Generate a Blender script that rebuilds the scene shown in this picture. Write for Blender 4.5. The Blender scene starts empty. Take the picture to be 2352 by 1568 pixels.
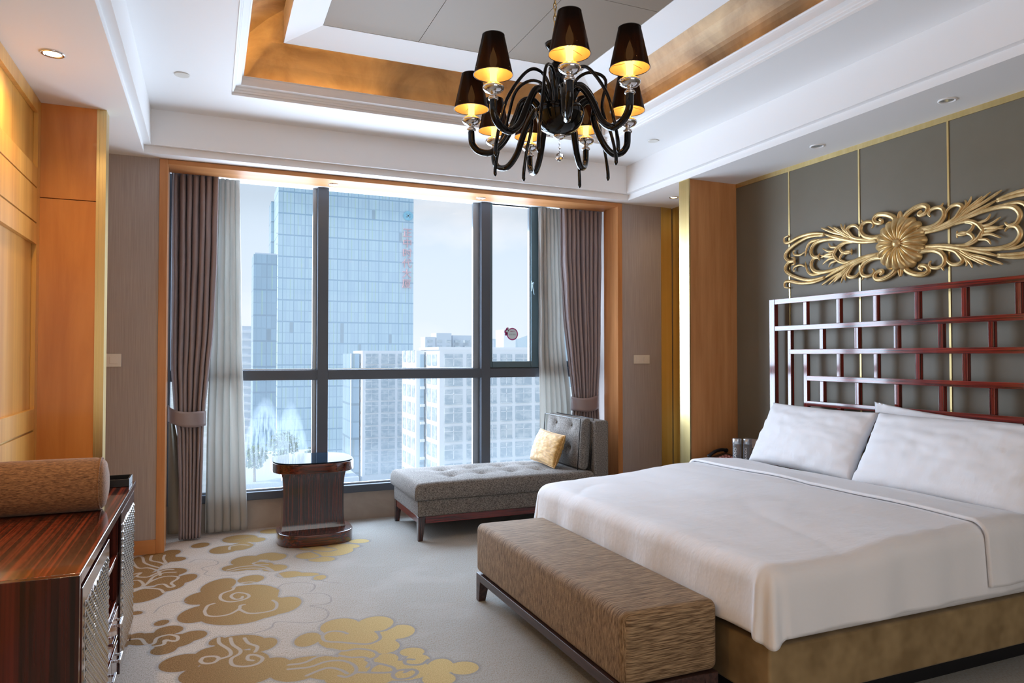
import bpy, bmesh, math, random
import numpy as np
from math import sin, cos, pi, radians, sqrt, hypot
from mathutils import Vector, Matrix, noise
random.seed(7)
S = bpy.context.scene
COL = S.collection

# ------------------------------------------------------------------ camera
cd = bpy.data.cameras.new('camera'); cam = bpy.data.objects.new('camera', cd); COL.objects.link(cam)
cam.location = (0, 0, 1.35)
cam.rotation_euler = (radians(90 + 1.22), 0, radians(-23.03))
cd.lens = 24.995; cd.sensor_width = 36; cd.shift_y = -0.00085; cd.clip_start = .05; cd.clip_end = 3000
S.camera = cam

# ------------------------------------------------------------------ sky, sun, daylight
S.view_settings.view_transform = 'Standard'; S.view_settings.look = 'None'
S.view_settings.gamma = 1; S.view_settings.exposure = 0.0; S.view_settings.use_curve_mapping = False
W = bpy.data.worlds.new('sky'); S.world = W; W.use_nodes = True
nt = W.node_tree; nt.nodes.clear()
wo = nt.nodes.new('ShaderNodeOutputWorld'); bg = nt.nodes.new('ShaderNodeBackground')
tc = nt.nodes.new('ShaderNodeTexCoord'); sx = nt.nodes.new('ShaderNodeSeparateXYZ'); cr = nt.nodes.new('ShaderNodeValToRGB')
nt.links.new(tc.outputs['Generated'], sx.inputs[0]); nt.links.new(sx.outputs['Z'], cr.inputs[0])
e = cr.color_ramp.elements
e[0].position = 0.0; e[0].color = (.72, .79, .86, 1); e[1].position = .75; e[1].color = (.30, .50, .82, 1)
x_ = e.new(.22); x_.color = (.58, .70, .83, 1)
nz = nt.nodes.new('ShaderNodeTexNoise'); nz.inputs['Scale'].default_value = 2.6; nz.inputs['Detail'].default_value = 6; nz.inputs['Roughness'].default_value = .55
mp = nt.nodes.new('ShaderNodeMapping'); mp.inputs['Scale'].default_value = (1, 1, 2.2); mp.inputs['Location'].default_value = (.35, .1, .2)
nt.links.new(tc.outputs['Generated'], mp.inputs[0]); nt.links.new(mp.outputs[0], nz.inputs['Vector'])
c2 = nt.nodes.new('ShaderNodeValToRGB'); c2.color_ramp.elements[0].position = .5; c2.color_ramp.elements[1].position = .66
nt.links.new(nz.outputs['Fac'], c2.inputs[0])
mx = nt.nodes.new('ShaderNodeMix'); mx.data_type = 'RGBA'
nt.links.new(c2.outputs[0], mx.inputs['Factor']); nt.links.new(cr.outputs[0], mx.inputs['A']); mx.inputs['B'].default_value = (.82, .85, .90, 1)
nt.links.new(mx.outputs['Result'], bg.inputs[0]); bg.inputs[1].default_value = 1.0
nt.links.new(bg.outputs[0], wo.inputs[0])

def lamp(name, kind, loc, energy, color, rot=(0, 0, 0), size=None, size_y=None, radius=None, spot=None, blend=.5, parent=None):
    l = bpy.data.lights.new(name, kind); l.energy = energy; l.color = color
    if kind == 'AREA':
        l.shape = 'RECTANGLE'; l.size = size; l.size_y = size_y or size
    if radius is not None and kind in ('POINT', 'SPOT'): l.shadow_soft_size = radius
    if spot: l.spot_size = radians(spot); l.spot_blend = blend
    o = bpy.data.objects.new(name, l); COL.objects.link(o); o.location = loc; o.rotation_euler = rot
    if parent: o.parent = parent
    return o
sun = lamp('sun', 'SUN', (-50, 20, 80), 3.6, (1, .93, .82)); sun.data.angle = radians(.6)
sun.rotation_euler = Vector((-1, -.03, .75)).to_track_quat('Z', 'Y').to_euler()
# daylight entering by the big window, and an added warm fill lamp behind the camera
lamp('window_daylight', 'AREA', (1.53, 6.12, 1.42), 262, (.65, .80, 1.0), (radians(-90), 0, 0), 3.0, 2.2)
lamp('rear_fill', 'AREA', (1.3, -2.35, 1.45), 34, (1.0, .90, .80), (radians(90), 0, 0), 3.2, 2.2)

# ------------------------------------------------------------------ materials
def M(name, base=(.8, .8, .8), rough=.5, metal=0, coat=0, spec=.5, sheen=0, bump=None, var=None, emis=None, trans=0, ior=1.45, aniso=0):
    """bump=(scale vec, strength, dist[, kind]); var=(scale vec, colour2, lo, hi[, detail])"""
    m = bpy.data.materials.new(name); m.use_nodes = True; n = m.node_tree; p = n.nodes['Principled BSDF']
    p.inputs['Base Color'].default_value = (*base, 1); p.inputs['Roughness'].default_value = rough
    p.inputs['Metallic'].default_value = metal; p.inputs['Coat Weight'].default_value = coat; p.inputs['Coat Roughness'].default_value = .06
    p.inputs['Specular IOR Level'].default_value = spec; p.inputs['Sheen Weight'].default_value = sheen
    p.inputs['Transmission Weight'].default_value = trans; p.inputs['IOR'].default_value = ior
    if emis: p.inputs['Emission Color'].default_value = (*emis[:3], 1); p.inputs['Emission Strength'].default_value = emis[3]
    t = n.nodes.new('ShaderNodeTexCoord')
    def ns(scale, detail=4, rough_=.6, dist=0):
        a = n.nodes.new('ShaderNodeMapping'); a.inputs['Scale'].default_value = scale
        b = n.nodes.new('ShaderNodeTexNoise'); b.inputs['Scale'].default_value = 1; b.inputs['Detail'].default_value = detail
        b.inputs['Roughness'].default_value = rough_; b.inputs['Distortion'].default_value = dist
        n.links.new(t.outputs['Object'], a.inputs[0]); n.links.new(a.outputs[0], b.inputs['Vector']); return b
    if var:
        b = ns(var[0], var[4] if len(var) > 4 else 4, .6, var[5] if len(var) > 5 else 0)
        r = n.nodes.new('ShaderNodeValToRGB'); r.color_ramp.elements[0].position = var[2]; r.color_ramp.elements[1].position = var[3]
        r.color_ramp.elements[0].color = (*base, 1); r.color_ramp.elements[1].color = (*var[1], 1)
        n.links.new(b.outputs['Fac'], r.inputs[0]); n.links.new(r.outputs[0], p.inputs['Base Color'])
    if bump:
        b = ns(bump[0], 3); u = n.nodes.new('ShaderNodeBump'); u.inputs['Strength'].default_value = bump[1]; u.inputs['Distance'].default_value = bump[2]
        n.links.new(b.outputs['Fac'], u.inputs['Height']); n.links.new(u.outputs[0], p.inputs['Normal'])
    return m
m_white = M('white_paint', (.87, .85, .84), .6, bump=((60, 60, 60), .05, .002))
m_grey = M('curtain_pocket_paint', (.30, .30, .30), .7)
m_wood = M('honey_veneer', (.58, .26, .045), .3, coat=.2, var=((14, 14, .5), (.80, .44, .10), .32, .7, 5, .4))
m_woodh = M('honey_veneer_horizontal', (.46, .19, .065), .45, spec=.2, var=((.5, 9, 9), (.62, .29, .115), .32, .7, 5, .4))
m_jamb = M('salmon_veneer', (.46, .19, .065), .38, coat=.1, spec=.3, var=((16, 16, 1.2), (.62, .29, .115), .32, .7, 5))
m_woodr = M('amber_veneer', (.50, .165, .034), .28, coat=.25, var=((7, 7, .8), (.68, .27, .065), .3, .7, 5, .6))
m_wall = M('taupe_wallcovering', (.33, .285, .27), .8, var=((260, 260, 3), (.44, .385, .36), .3, .7, 3), bump=((400, 400, 8), .25, .001))
m_olive = M('olive_panel', (.150, .130, .088), .5, bump=((500, 500, 500), .12, .001), var=((2, 2, 2), (.172, .150, .108), .3, .7))
m_brass = M('brushed_brass', (.62, .47, .20), .3, 1, var=((30, 30, .6), (.70, .55, .27), .3, .7))
m_rose = M('rosewood', (.020, .004, .003), .2, coat=1, var=((2.0, 90, 90), (.15, .030, .012), .38, .66, 5, .3))
m_rosey = M('rosewood_lengthwise', (.030, .004, .003), .16, coat=1, var=((95, .45, 95), (.40, .050, .014), .44, .62, 3))
m_rosez = M('rosewood_upright', (.014, .003, .003), .2, coat=1, var=((95, 95, .8), (.12, .024, .014), .42, .66, 4, .0))
m_lat = M('red_lacquer_rail', (.035, .004, .004), .14, coat=1, var=((130, 2.5, 130), (.26, .020, .012), .38, .62, 4))
m_latx = M('red_lacquer_sidewise', (.035, .004, .004), .2, coat=.6, var=((2.5, 130, 130), (.20, .018, .012), .38, .62, 4))
m_latz = M('red_lacquer_post', (.035, .004, .004), .14, coat=1, var=((130, 130, 2.5), (.24, .018, .012), .38, .62, 4))
m_rosew = M('rosewood_side', (.008, .003, .003), .16, coat=.5, var=((26, 26, .35), (.12, .016, .010), .42, .66, 4))
m_dark = M('near_black_wood', (.035, .018, .016), .4, coat=.3, var=((60, 4, 60), (.075, .035, .03), .4, .6))
m_black = M('matt_black', (.008, .008, .01), .35)
m_frame = M('grey_aluminium', (.085, .10, .125), .45, .3)
m_framel = M('pale_aluminium_edge', (.30, .33, .36), .35, .6)
m_chrome = M('chrome', (.75, .75, .77), .06, 1)
m_silver = M('pressed_silver', (.62, .60, .58), .16, 1)
m_gold = M('antique_gold', (.50, .33, .13), .34, .65, var=((14, 14, 14), (.82, .61, .31), .35, .7), bump=((90, 90, 90), .1, .002))
m_leaf = M('gold_leaf', (.15, .085, .04), .5, .3, var=((2.6, 2.6, 2.6), (.50, .36, .20), .3, .72, 10, .6), bump=((20, 20, 20), .12, .004))
m_panel = M('champagne_panel', (.24, .185, .135), .6, .1)
m_curt = M('mauve_satin', (.29, .24, .25), .36, spec=.7)
m_lining = M('olive_lining', (.19, .165, .125), .8)
m_linen = M('white_cotton', (.83, .83, .85), .75, sheen=.1, bump=((8, 19, 9), .32, .010))
m_chaise = M('grey_tweed', (.050, .041, .035), .9, var=((120, 120, 190), (.31, .28, .25), .34, .68, 6), bump=((260, 260, 260), .5, .002))
m_bench = M('bronze_chenille', (.095, .050, .020), .8, sheen=.05, var=((12, 280, 34), (.50, .34, .19), .36, .74, 6, .3), bump=((8, 200, 200), .5, .003))
# the bench cover's pile runs round the block: turn the streaks on its end faces
n = m_bench.node_tree; p_ = n.nodes['Principled BSDF']; r0 = [q for q in n.nodes if q.type == 'VALTORGB'][0]; no = [q for q in n.nodes if q.type == 'TEX_NOISE'][0]
t_ = [q for q in n.nodes if q.type == 'TEX_COORD'][0]; mp2 = n.nodes.new('ShaderNodeMapping'); mp2.inputs['Scale'].default_value = (14, 14, 280); n2 = n.nodes.new('ShaderNodeTexNoise'); n2.inputs['Scale'].default_value = 1; n2.inputs['Detail'].default_value = 5
n.links.new(t_.outputs['Object'], mp2.inputs[0]); n.links.new(mp2.outputs[0], n2.inputs['Vector']); ge = n.nodes.new('ShaderNodeNewGeometry'); sp = n.nodes.new('ShaderNodeSeparateXYZ'); n.links.new(ge.outputs['True Normal'], sp.inputs[0])
ab = n.nodes.new('ShaderNodeMath'); ab.operation = 'ABSOLUTE'; n.links.new(sp.outputs['Y'], ab.inputs[0]); gt = n.nodes.new('ShaderNodeMath'); gt.operation = 'GREATER_THAN'; gt.inputs[1].default_value = .75; n.links.new(ab.outputs[0], gt.inputs[0])
mf_ = n.nodes.new('ShaderNodeMix'); n.links.new(gt.outputs[0], mf_.inputs['Factor']); n.links.new(no.outputs['Fac'], mf_.inputs['A']); n.links.new(n2.outputs['Fac'], mf_.inputs['B']); n.links.new(mf_.outputs['Result'], r0.inputs[0])
m_bolst = M('caramel_chenille', (.10, .036, .012), .8, sheen=.1, var=((60, 330, 330), (.52, .26, .11), .34, .75, 6, .3), bump=((10, 200, 200), .5, .003))
m_yel = M('golden_velvet', (.34, .17, .035), .6, sheen=.2, var=((90, 12, 90), (.62, .36, .10), .35, .7, 5, .5), bump=((70, 9, 70), .5, .004))
m_bedb = M('bronze_suede', (.21, .135, .055), .6, sheen=.1, var=((8, 8, 8), (.34, .235, .11), .35, .68, 2), bump=((200, 200, 200), .15, .001))
m_plast = M('white_plastic', (.72, .68, .62), .35)
m_stone = M('sill_stone', (.36, .29, .235), .45, var=((3, 3, 5), (.44, .37, .31), .35, .7, 6, .8))
m_bglass = M('dark_glass_top', (.012, .02, .03), .03, ior=1.05, spec=.18)
m_bead = M('crystal', (1, 1, 1), .0, trans=1, ior=1.5)
m_blackgl = M('black_glass', (.004, .004, .005), .04, spec=.45)
m_cap = M('satin_silver_cap', (.62, .66, .70), .3, .8)
m_bottle = M('bottle_plastic', (.75, .82, .88), .08, trans=.85, ior=1.33)
m_print = M('white_print', (.9, .92, .92), .4)
m_red = M('handset_red_keys', (.35, .12, .09), .4)
m_greyp = M('grey_plastic', (.55, .52, .50), .4)

def emission(name, col, s):
    m = bpy.data.materials.new(name); m.use_nodes = True; n = m.node_tree; n.nodes.clear()
    a = n.nodes.new('ShaderNodeEmission'); a.inputs[0].default_value = (*col, 1); a.inputs[1].default_value = s
    o = n.nodes.new('ShaderNodeOutputMaterial'); n.links.new(a.outputs[0], o.inputs[0]); return m
m_bulb = emission('bulb_glow', (1, .62, .25), 22)
m_candle = emission('lit_candle_sleeve', (1, .66, .20), 2.6)
m_spot = emission('downlight_glow', (1, .80, .50), 9)
m_spotoff = M('unlit_reflector', (.5, .5, .5), .2, .8)

def mat_nodes(name):
    m = bpy.data.materials.new(name); m.use_nodes = True; n = m.node_tree; n.nodes.clear()
    o = n.nodes.new('ShaderNodeOutputMaterial'); return m, n, o
# sheer
m_sheer, n, o = mat_nodes('sheer_voile')
d = n.nodes.new('ShaderNodeBsdfDiffuse'); d.inputs[0].default_value = (.80, .79, .76, 1)
t = n.nodes.new('ShaderNodeBsdfTranslucent'); t.inputs[0].default_value = (.34, .34, .32, 1)
tr = n.nodes.new('ShaderNodeBsdfTransparent')
a = n.nodes.new('ShaderNodeMixShader'); a.inputs[0].default_value = .55; n.links.new(d.outputs[0], a.inputs[1]); n.links.new(t.outputs[0], a.inputs[2])
b = n.nodes.new('ShaderNodeMixShader'); b.inputs[0].default_value = .07; n.links.new(a.outputs[0], b.inputs[1]); n.links.new(tr.outputs[0], b.inputs[2])
n.links.new(b.outputs[0], o.inputs[0])
# smoked lampshade film: dark gloss outside, gilded inside, a little see-through
m_shade, n, o = mat_nodes('smoked_film_shade')
g = n.nodes.new('ShaderNodeBsdfGlossy'); g.inputs[0].default_value = (.5, .45, .4, 1); g.inputs[1].default_value = .12
dd = n.nodes.new('ShaderNodeBsdfDiffuse'); dd.inputs[0].default_value = (.02, .012, .01, 1)
fr = n.nodes.new('ShaderNodeFresnel'); fr.inputs[0].default_value = 1.45
mo = n.nodes.new('ShaderNodeMixShader'); n.links.new(fr.outputs[0], mo.inputs[0]); n.links.new(dd.outputs[0], mo.inputs[1]); n.links.new(g.outputs[0], mo.inputs[2])
tr = n.nodes.new('ShaderNodeBsdfTransparent'); tr.inputs[0].default_value = (.0045, .0032, .0025, 1)
mt = n.nodes.new('ShaderNodeMixShader'); mt.inputs[0].default_value = .55; n.links.new(mo.outputs[0], mt.inputs[1]); n.links.new(tr.outputs[0], mt.inputs[2])
gi = n.nodes.new('ShaderNodeBsdfGlossy'); gi.inputs[0].default_value = (.95, .70, .36, 1); gi.inputs[1].default_value = .3
di = n.nodes.new('ShaderNodeBsdfDiffuse'); di.inputs[0].default_value = (.70, .46, .20, 1)
mi = n.nodes.new('ShaderNodeMixShader'); mi.inputs[0].default_value = .5; n.links.new(gi.outputs[0], mi.inputs[1]); n.links.new(di.outputs[0], mi.inputs[2])
ge = n.nodes.new('ShaderNodeNewGeometry'); mf = n.nodes.new('ShaderNodeMixShader')
n.links.new(ge.outputs['Backfacing'], mf.inputs[0]); n.links.new(mt.outputs[0], mf.inputs[1]); n.links.new(mi.outputs[0], mf.inputs[2]); n.links.new(mf.outputs[0], o.inputs[0])
# window glass: clear, with a pale veil that puts outdoor haze into the pane; misted = condensation with run-down tracks
def glass(name, haze_veil, mist):
    m, n, o = mat_nodes(name)
    tr = n.nodes.new('ShaderNodeBsdfTransparent'); gl = n.nodes.new('ShaderNodeBsdfGlossy'); gl.inputs[1].default_value = .0
    fr = n.nodes.new('ShaderNodeFresnel'); fr.inputs[0].default_value = 1.25
    a = n.nodes.new('ShaderNodeMixShader'); n.links.new(fr.outputs[0], a.inputs[0]); n.links.new(tr.outputs[0], a.inputs[1]); n.links.new(gl.outputs[0], a.inputs[2])
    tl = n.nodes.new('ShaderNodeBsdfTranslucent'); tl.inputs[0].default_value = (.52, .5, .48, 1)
    b = n.nodes.new('ShaderNodeMixShader'); b.inputs[0].default_value = haze_veil
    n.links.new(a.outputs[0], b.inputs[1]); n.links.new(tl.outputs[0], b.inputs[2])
    if mist:
        t = n.nodes.new('ShaderNodeTexCoord'); s = n.nodes.new('ShaderNodeSeparateXYZ'); n.links.new(t.outputs['Object'], s.inputs[0])
        def mth(op, x, y=None, z=None, clamp=False):
            q = n.nodes.new('ShaderNodeMath'); q.operation = op; q.use_clamp = clamp
            for i, v in enumerate((x, y, z)):
                if v is None: continue
                if isinstance(v, (int, float)): q.inputs[i].default_value = v
                else: n.links.new(v, q.inputs[i])
            return q.outputs[0]
        X, Z = s.outputs['X'], s.outputs['Z']
        def nz(scale, det=4):
            mp = n.nodes.new('ShaderNodeMapping'); mp.inputs['Scale'].default_value = scale; q = n.nodes.new('ShaderNodeTexNoise')
            q.inputs['Scale'].default_value = 1; q.inputs['Detail'].default_value = det
            n.links.new(t.outputs['Object'], mp.inputs[0]); n.links.new(mp.outputs[0], q.inputs['Vector']); return q.outputs['Fac']
        base = mth('MULTIPLY', mth('SUBTRACT', mist[2], Z, clamp=False), mist[3], clamp=True)   # fog and haze rising from the sill
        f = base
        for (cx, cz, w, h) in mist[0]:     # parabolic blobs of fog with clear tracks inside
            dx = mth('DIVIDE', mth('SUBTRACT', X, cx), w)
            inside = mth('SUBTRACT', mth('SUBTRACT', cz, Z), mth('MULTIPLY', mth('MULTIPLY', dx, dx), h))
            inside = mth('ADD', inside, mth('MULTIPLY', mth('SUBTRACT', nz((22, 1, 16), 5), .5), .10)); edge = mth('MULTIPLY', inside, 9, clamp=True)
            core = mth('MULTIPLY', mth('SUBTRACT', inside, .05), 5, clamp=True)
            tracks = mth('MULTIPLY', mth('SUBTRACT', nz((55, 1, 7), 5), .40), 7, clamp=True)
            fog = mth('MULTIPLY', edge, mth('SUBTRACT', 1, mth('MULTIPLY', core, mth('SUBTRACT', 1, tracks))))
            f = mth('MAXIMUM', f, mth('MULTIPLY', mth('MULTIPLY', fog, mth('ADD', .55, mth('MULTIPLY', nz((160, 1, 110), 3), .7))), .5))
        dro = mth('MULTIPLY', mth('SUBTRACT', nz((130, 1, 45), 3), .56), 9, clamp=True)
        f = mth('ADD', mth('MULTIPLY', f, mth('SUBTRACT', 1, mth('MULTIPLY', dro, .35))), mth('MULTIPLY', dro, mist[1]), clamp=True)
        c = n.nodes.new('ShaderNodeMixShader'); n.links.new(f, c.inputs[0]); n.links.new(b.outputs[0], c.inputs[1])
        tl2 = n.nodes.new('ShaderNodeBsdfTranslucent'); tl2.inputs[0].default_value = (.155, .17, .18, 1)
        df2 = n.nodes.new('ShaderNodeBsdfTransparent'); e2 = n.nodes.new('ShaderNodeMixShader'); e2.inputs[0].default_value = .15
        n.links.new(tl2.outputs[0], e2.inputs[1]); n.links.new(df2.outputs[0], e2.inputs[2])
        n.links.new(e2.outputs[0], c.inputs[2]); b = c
    n.links.new(b.outputs[0], o.inputs[0]); return m
HAZE_VEIL = .035
m_glass = glass('window_glass', HAZE_VEIL, None)
m_glassmist = glass('misted_glass', HAZE_VEIL, ([(-.095, .76, .12, .20), (.10, .71, .11, .22)], .06, .42, 1.5))
m_glasshaze = glass('low_haze_glass', HAZE_VEIL, ([], .03, .38, .9))  # other lower panes: whitish haze put into the glass, thickest at the sill

# ------------------------------------------------------------------ mesh helpers
class MB:
    def __init__(s): s.v = []; s.f = []; s.m = []
    def add(s, v, f, mi=0):
        o = len(s.v); s.v += [tuple(p) for p in v]; s.f += [tuple(i + o for i in q) for q in f]; s.m += [mi] * len(f); return s
    def box(s, x0, x1, y0, y1, z0, z1, mi=0):
        v = [(x, y, z) for z in (z0, z1) for y in (y0, y1) for x in (x0, x1)]
        return s.add(v, [(0, 2, 3, 1), (4, 5, 7, 6), (0, 1, 5, 4), (2, 6, 7, 3), (0, 4, 6, 2), (1, 3, 7, 5)], mi)
    def hexa(s, p, mi=0):      # 4 bottom, 4 top, both counter-clockwise from above
        return s.add(p, [(3, 2, 1, 0), (4, 5, 6, 7), (0, 1, 5, 4), (1, 2, 6, 5), (2, 3, 7, 6), (3, 0, 4, 7)], mi)
    def lathe(s, prof, c=(0, 0, 0), n=24, mi=0, cap=True, M4=None):
        v = [(r * cos(2 * pi * i / n) + c[0], r * sin(2 * pi * i / n) + c[1], z + c[2]) for r, z in prof for i in range(n)]
        if M4: v = [tuple(M4 @ Vector(p)) for p in v]
        f = [(j * n + i, j * n + (i + 1) % n, (j + 1) * n + (i + 1) % n, (j + 1) * n + i) for j in range(len(prof) - 1) for i in range(n)]
        if cap: f += [tuple(reversed(range(n))), tuple((len(prof) - 1) * n + i for i in range(n))]
        return s.add(v, f, mi)
    def tube(s, pts, rad, n=10, mi=0, flat=1.0, up=None):
        P = [Vector(p) for p in pts]; R = rad if isinstance(rad, (list, tuple)) else [rad] * len(P)
        v = []; pn = None
        for i, p in enumerate(P):
            t = (P[min(i + 1, len(P) - 1)] - P[max(i - 1, 0)]).normalized()
            if pn is None:
                pn = Vector(up) if up else (Vector((0, 0, 1)) if abs(t.z) < .9 else Vector((1, 0, 0)))
            if up: pn = Vector(up)
            nn = (pn - t * pn.dot(t)).normalized(); bb = t.cross(nn); pn = nn
            for k in range(n):
                a = 2 * pi * k / n; v.append(p + (nn * cos(a) * flat + bb * sin(a)) * R[i])
        f = [(j * n + i, j * n + (i + 1) % n, (j + 1) * n + (i + 1) % n, (j + 1) * n + i) for j in range(len(P) - 1) for i in range(n)]
        f += [tuple(reversed(range(n))), tuple((len(P) - 1) * n + i for i in range(n))]
        return s.add(v, f, mi)
    def grid(s, fn, nu, nv, mi=0, closed=False):
        v = [fn(i / nu, j / nv) for j in range(nv + 1) for i in range(nu + 1)]
        f = [(j * (nu + 1) + i, j * (nu + 1) + i + 1, (j + 1) * (nu + 1) + i + 1, (j + 1) * (nu + 1) + i) for j in range(nv) for i in range(nu)]
        return s.add(v, f, mi)
    def prism(s, poly, z0, z1, mi=0):
        n = len(poly); v = [(x, y, z0) for x, y in poly] + [(x, y, z1) for x, y in poly]
        return s.add(v, [tuple(reversed(range(n))), tuple(range(n, 2 * n))] + [(i, (i + 1) % n, (i + 1) % n + n, i + n) for i in range(n)], mi)
def smooth_pts(pts, k=6):
    P = [Vector(p) for p in pts]; out = []
    for i in range(len(P) - 1):
        p0, p1, p2, p3 = P[max(i - 1, 0)], P[i], P[i + 1], P[min(i + 2, len(P) - 1)]
        for j in range(k):
            t = j / k
            out.append(.5 * ((2 * p1) + (-p0 + p2) * t + (2 * p0 - 5 * p1 + 4 * p2 - p3) * t * t + (-p0 + 3 * p1 - 3 * p2 + p3) * t ** 3))
    out.append(P[-1]); return out
def tag(o, label=None, cat=None, group=None, kind=None):
    for k, v in (('label', label), ('category', cat), ('group', group), ('kind', kind)):
        if v: o[k] = v
    return o
def origin(o):
    w = Vector((0, 0, 0)); p = o
    while p: w += p.location; p = p.parent
    return w
def ob(name, mb, mats, parent=None, label=None, cat=None, group=None, kind=None, smooth=False, bevel=0, seg=2, loc=None, weld=False, sub=0, recalc=True):
    """verts are given in room coordinates; the object gets its own origin"""
    me = bpy.data.meshes.new(name); me.from_pydata([tuple(v) for v in mb.v], [], mb.f)
    for m in (mats if isinstance(mats, (list, tuple)) else [mats]): me.materials.append(m)
    me.polygons.foreach_set('material_index', mb.m)
    o = bpy.data.objects.new(name, me); COL.objects.link(o)
    if parent: off = origin(parent); o.parent = parent
    else:
        if loc is None:
            A = np.array(mb.v); off = Vector(((A[:, 0].min() + A[:, 0].max()) / 2, (A[:, 1].min() + A[:, 1].max()) / 2, A[:, 2].min()))
        else: off = Vector(loc)
        o.location = off
    me.transform(Matrix.Translation(-off))
    if bevel or weld or recalc:
        bm = bmesh.new(); bm.from_mesh(me)
        if weld: bmesh.ops.remove_doubles(bm, verts=bm.verts, dist=1e-5)
        if recalc: bmesh.ops.recalc_face_normals(bm, faces=bm.faces)
        if bevel:
            es = [e for e in bm.edges if len(e.link_faces) == 2 and e.calc_face_angle(0) > .6]
            bmesh.ops.bevel(bm, geom=es, offset=bevel, segments=seg, affect='EDGES', profile=.5, clamp_overlap=True)
        bm.to_mesh(me); bm.free()
    if smooth or bevel:
        me.polygons.foreach_set('use_smooth', [True] * len(me.polygons))
        if bevel:
            q = o.modifiers.new('even shading', 'WEIGHTED_NORMAL'); q.keep_sharp = False; q.weight = 80
        elif smooth == 'auto': me.set_sharp_from_angle(angle=radians(40))
    if sub:
        q = o.modifiers.new('subdivision', 'SUBSURF'); q.levels = sub; q.render_levels = sub
    tag(o, label, cat, group, kind); return o
def bx(name, m, x0, x1, y0, y1, z0, z1, parent=None, bevel=0, **k):
    return ob(name, MB().box(x0, x1, y0, y1, z0, z1), m, parent, bevel=bevel, **k)
def thing(name, loc, label, cat, group=None, kind=None, rz=0):
    o = bpy.data.objects.new(name, None); COL.objects.link(o); o.location = loc; o.rotation_euler = (0, 0, rz)
    o.empty_display_size = .1; return tag(o, label, cat, group, kind)
def dup(root, loc=None, label=None, group=None, rz=None):
    r = root.copy(); COL.objects.link(r)
    if loc is not None: r.location = loc
    if rz is not None: r.rotation_euler = (0, 0, rz)
    if label: r['label'] = label
    if group: r['group'] = group
    def rec(a, b):
        for ch in list(a.children):
            c = ch.copy(); COL.objects.link(c); c.parent = b; rec(ch, c)
    rec(root, r); return r
def lerp(a, b, t): return a + (b - a) * t
def sst(a, b, x):
    t = max(0, min(1, (x - a) / (b - a))); return t * t * (3 - 2 * t)
def interp(tab, z):
    if z <= tab[0][0]: return tab[0][1]
    for (a, b), (c, d) in zip(tab, tab[1:]):
        if z <= c: return lerp(b, d, (z - a) / (c - a))
    return tab[-1][1]
def superell(cx, cy, a, b, n=3.2, k=48):
    out = []
    for i in range(k):
        t = 2 * pi * i / k; c_, s_ = cos(t), sin(t)
        out.append((cx + a * math.copysign(abs(c_) ** (2 / n), c_), cy + b * math.copysign(abs(s_) ** (2 / n), s_)))
    return out
def ring(prof, rect, mi=0, mb=None):
    """sweep profile [(inward offset, z)] round a rectangle x0,x1,y0,y1 with mitred corners"""
    mb = mb or MB(); x0, x1, y0, y1 = rect; v = []
    for d, z in prof: v += [(x0 + d, y0 + d, z), (x1 - d, y0 + d, z), (x1 - d, y1 - d, z), (x0 + d, y1 - d, z)]
    return mb.add(v, [(j * 4 + i, j * 4 + (i + 1) % 4, j * 4 + 4 + (i + 1) % 4, j * 4 + 4 + i) for j in range(len(prof) - 1) for i in range(4)], mi)
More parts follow.
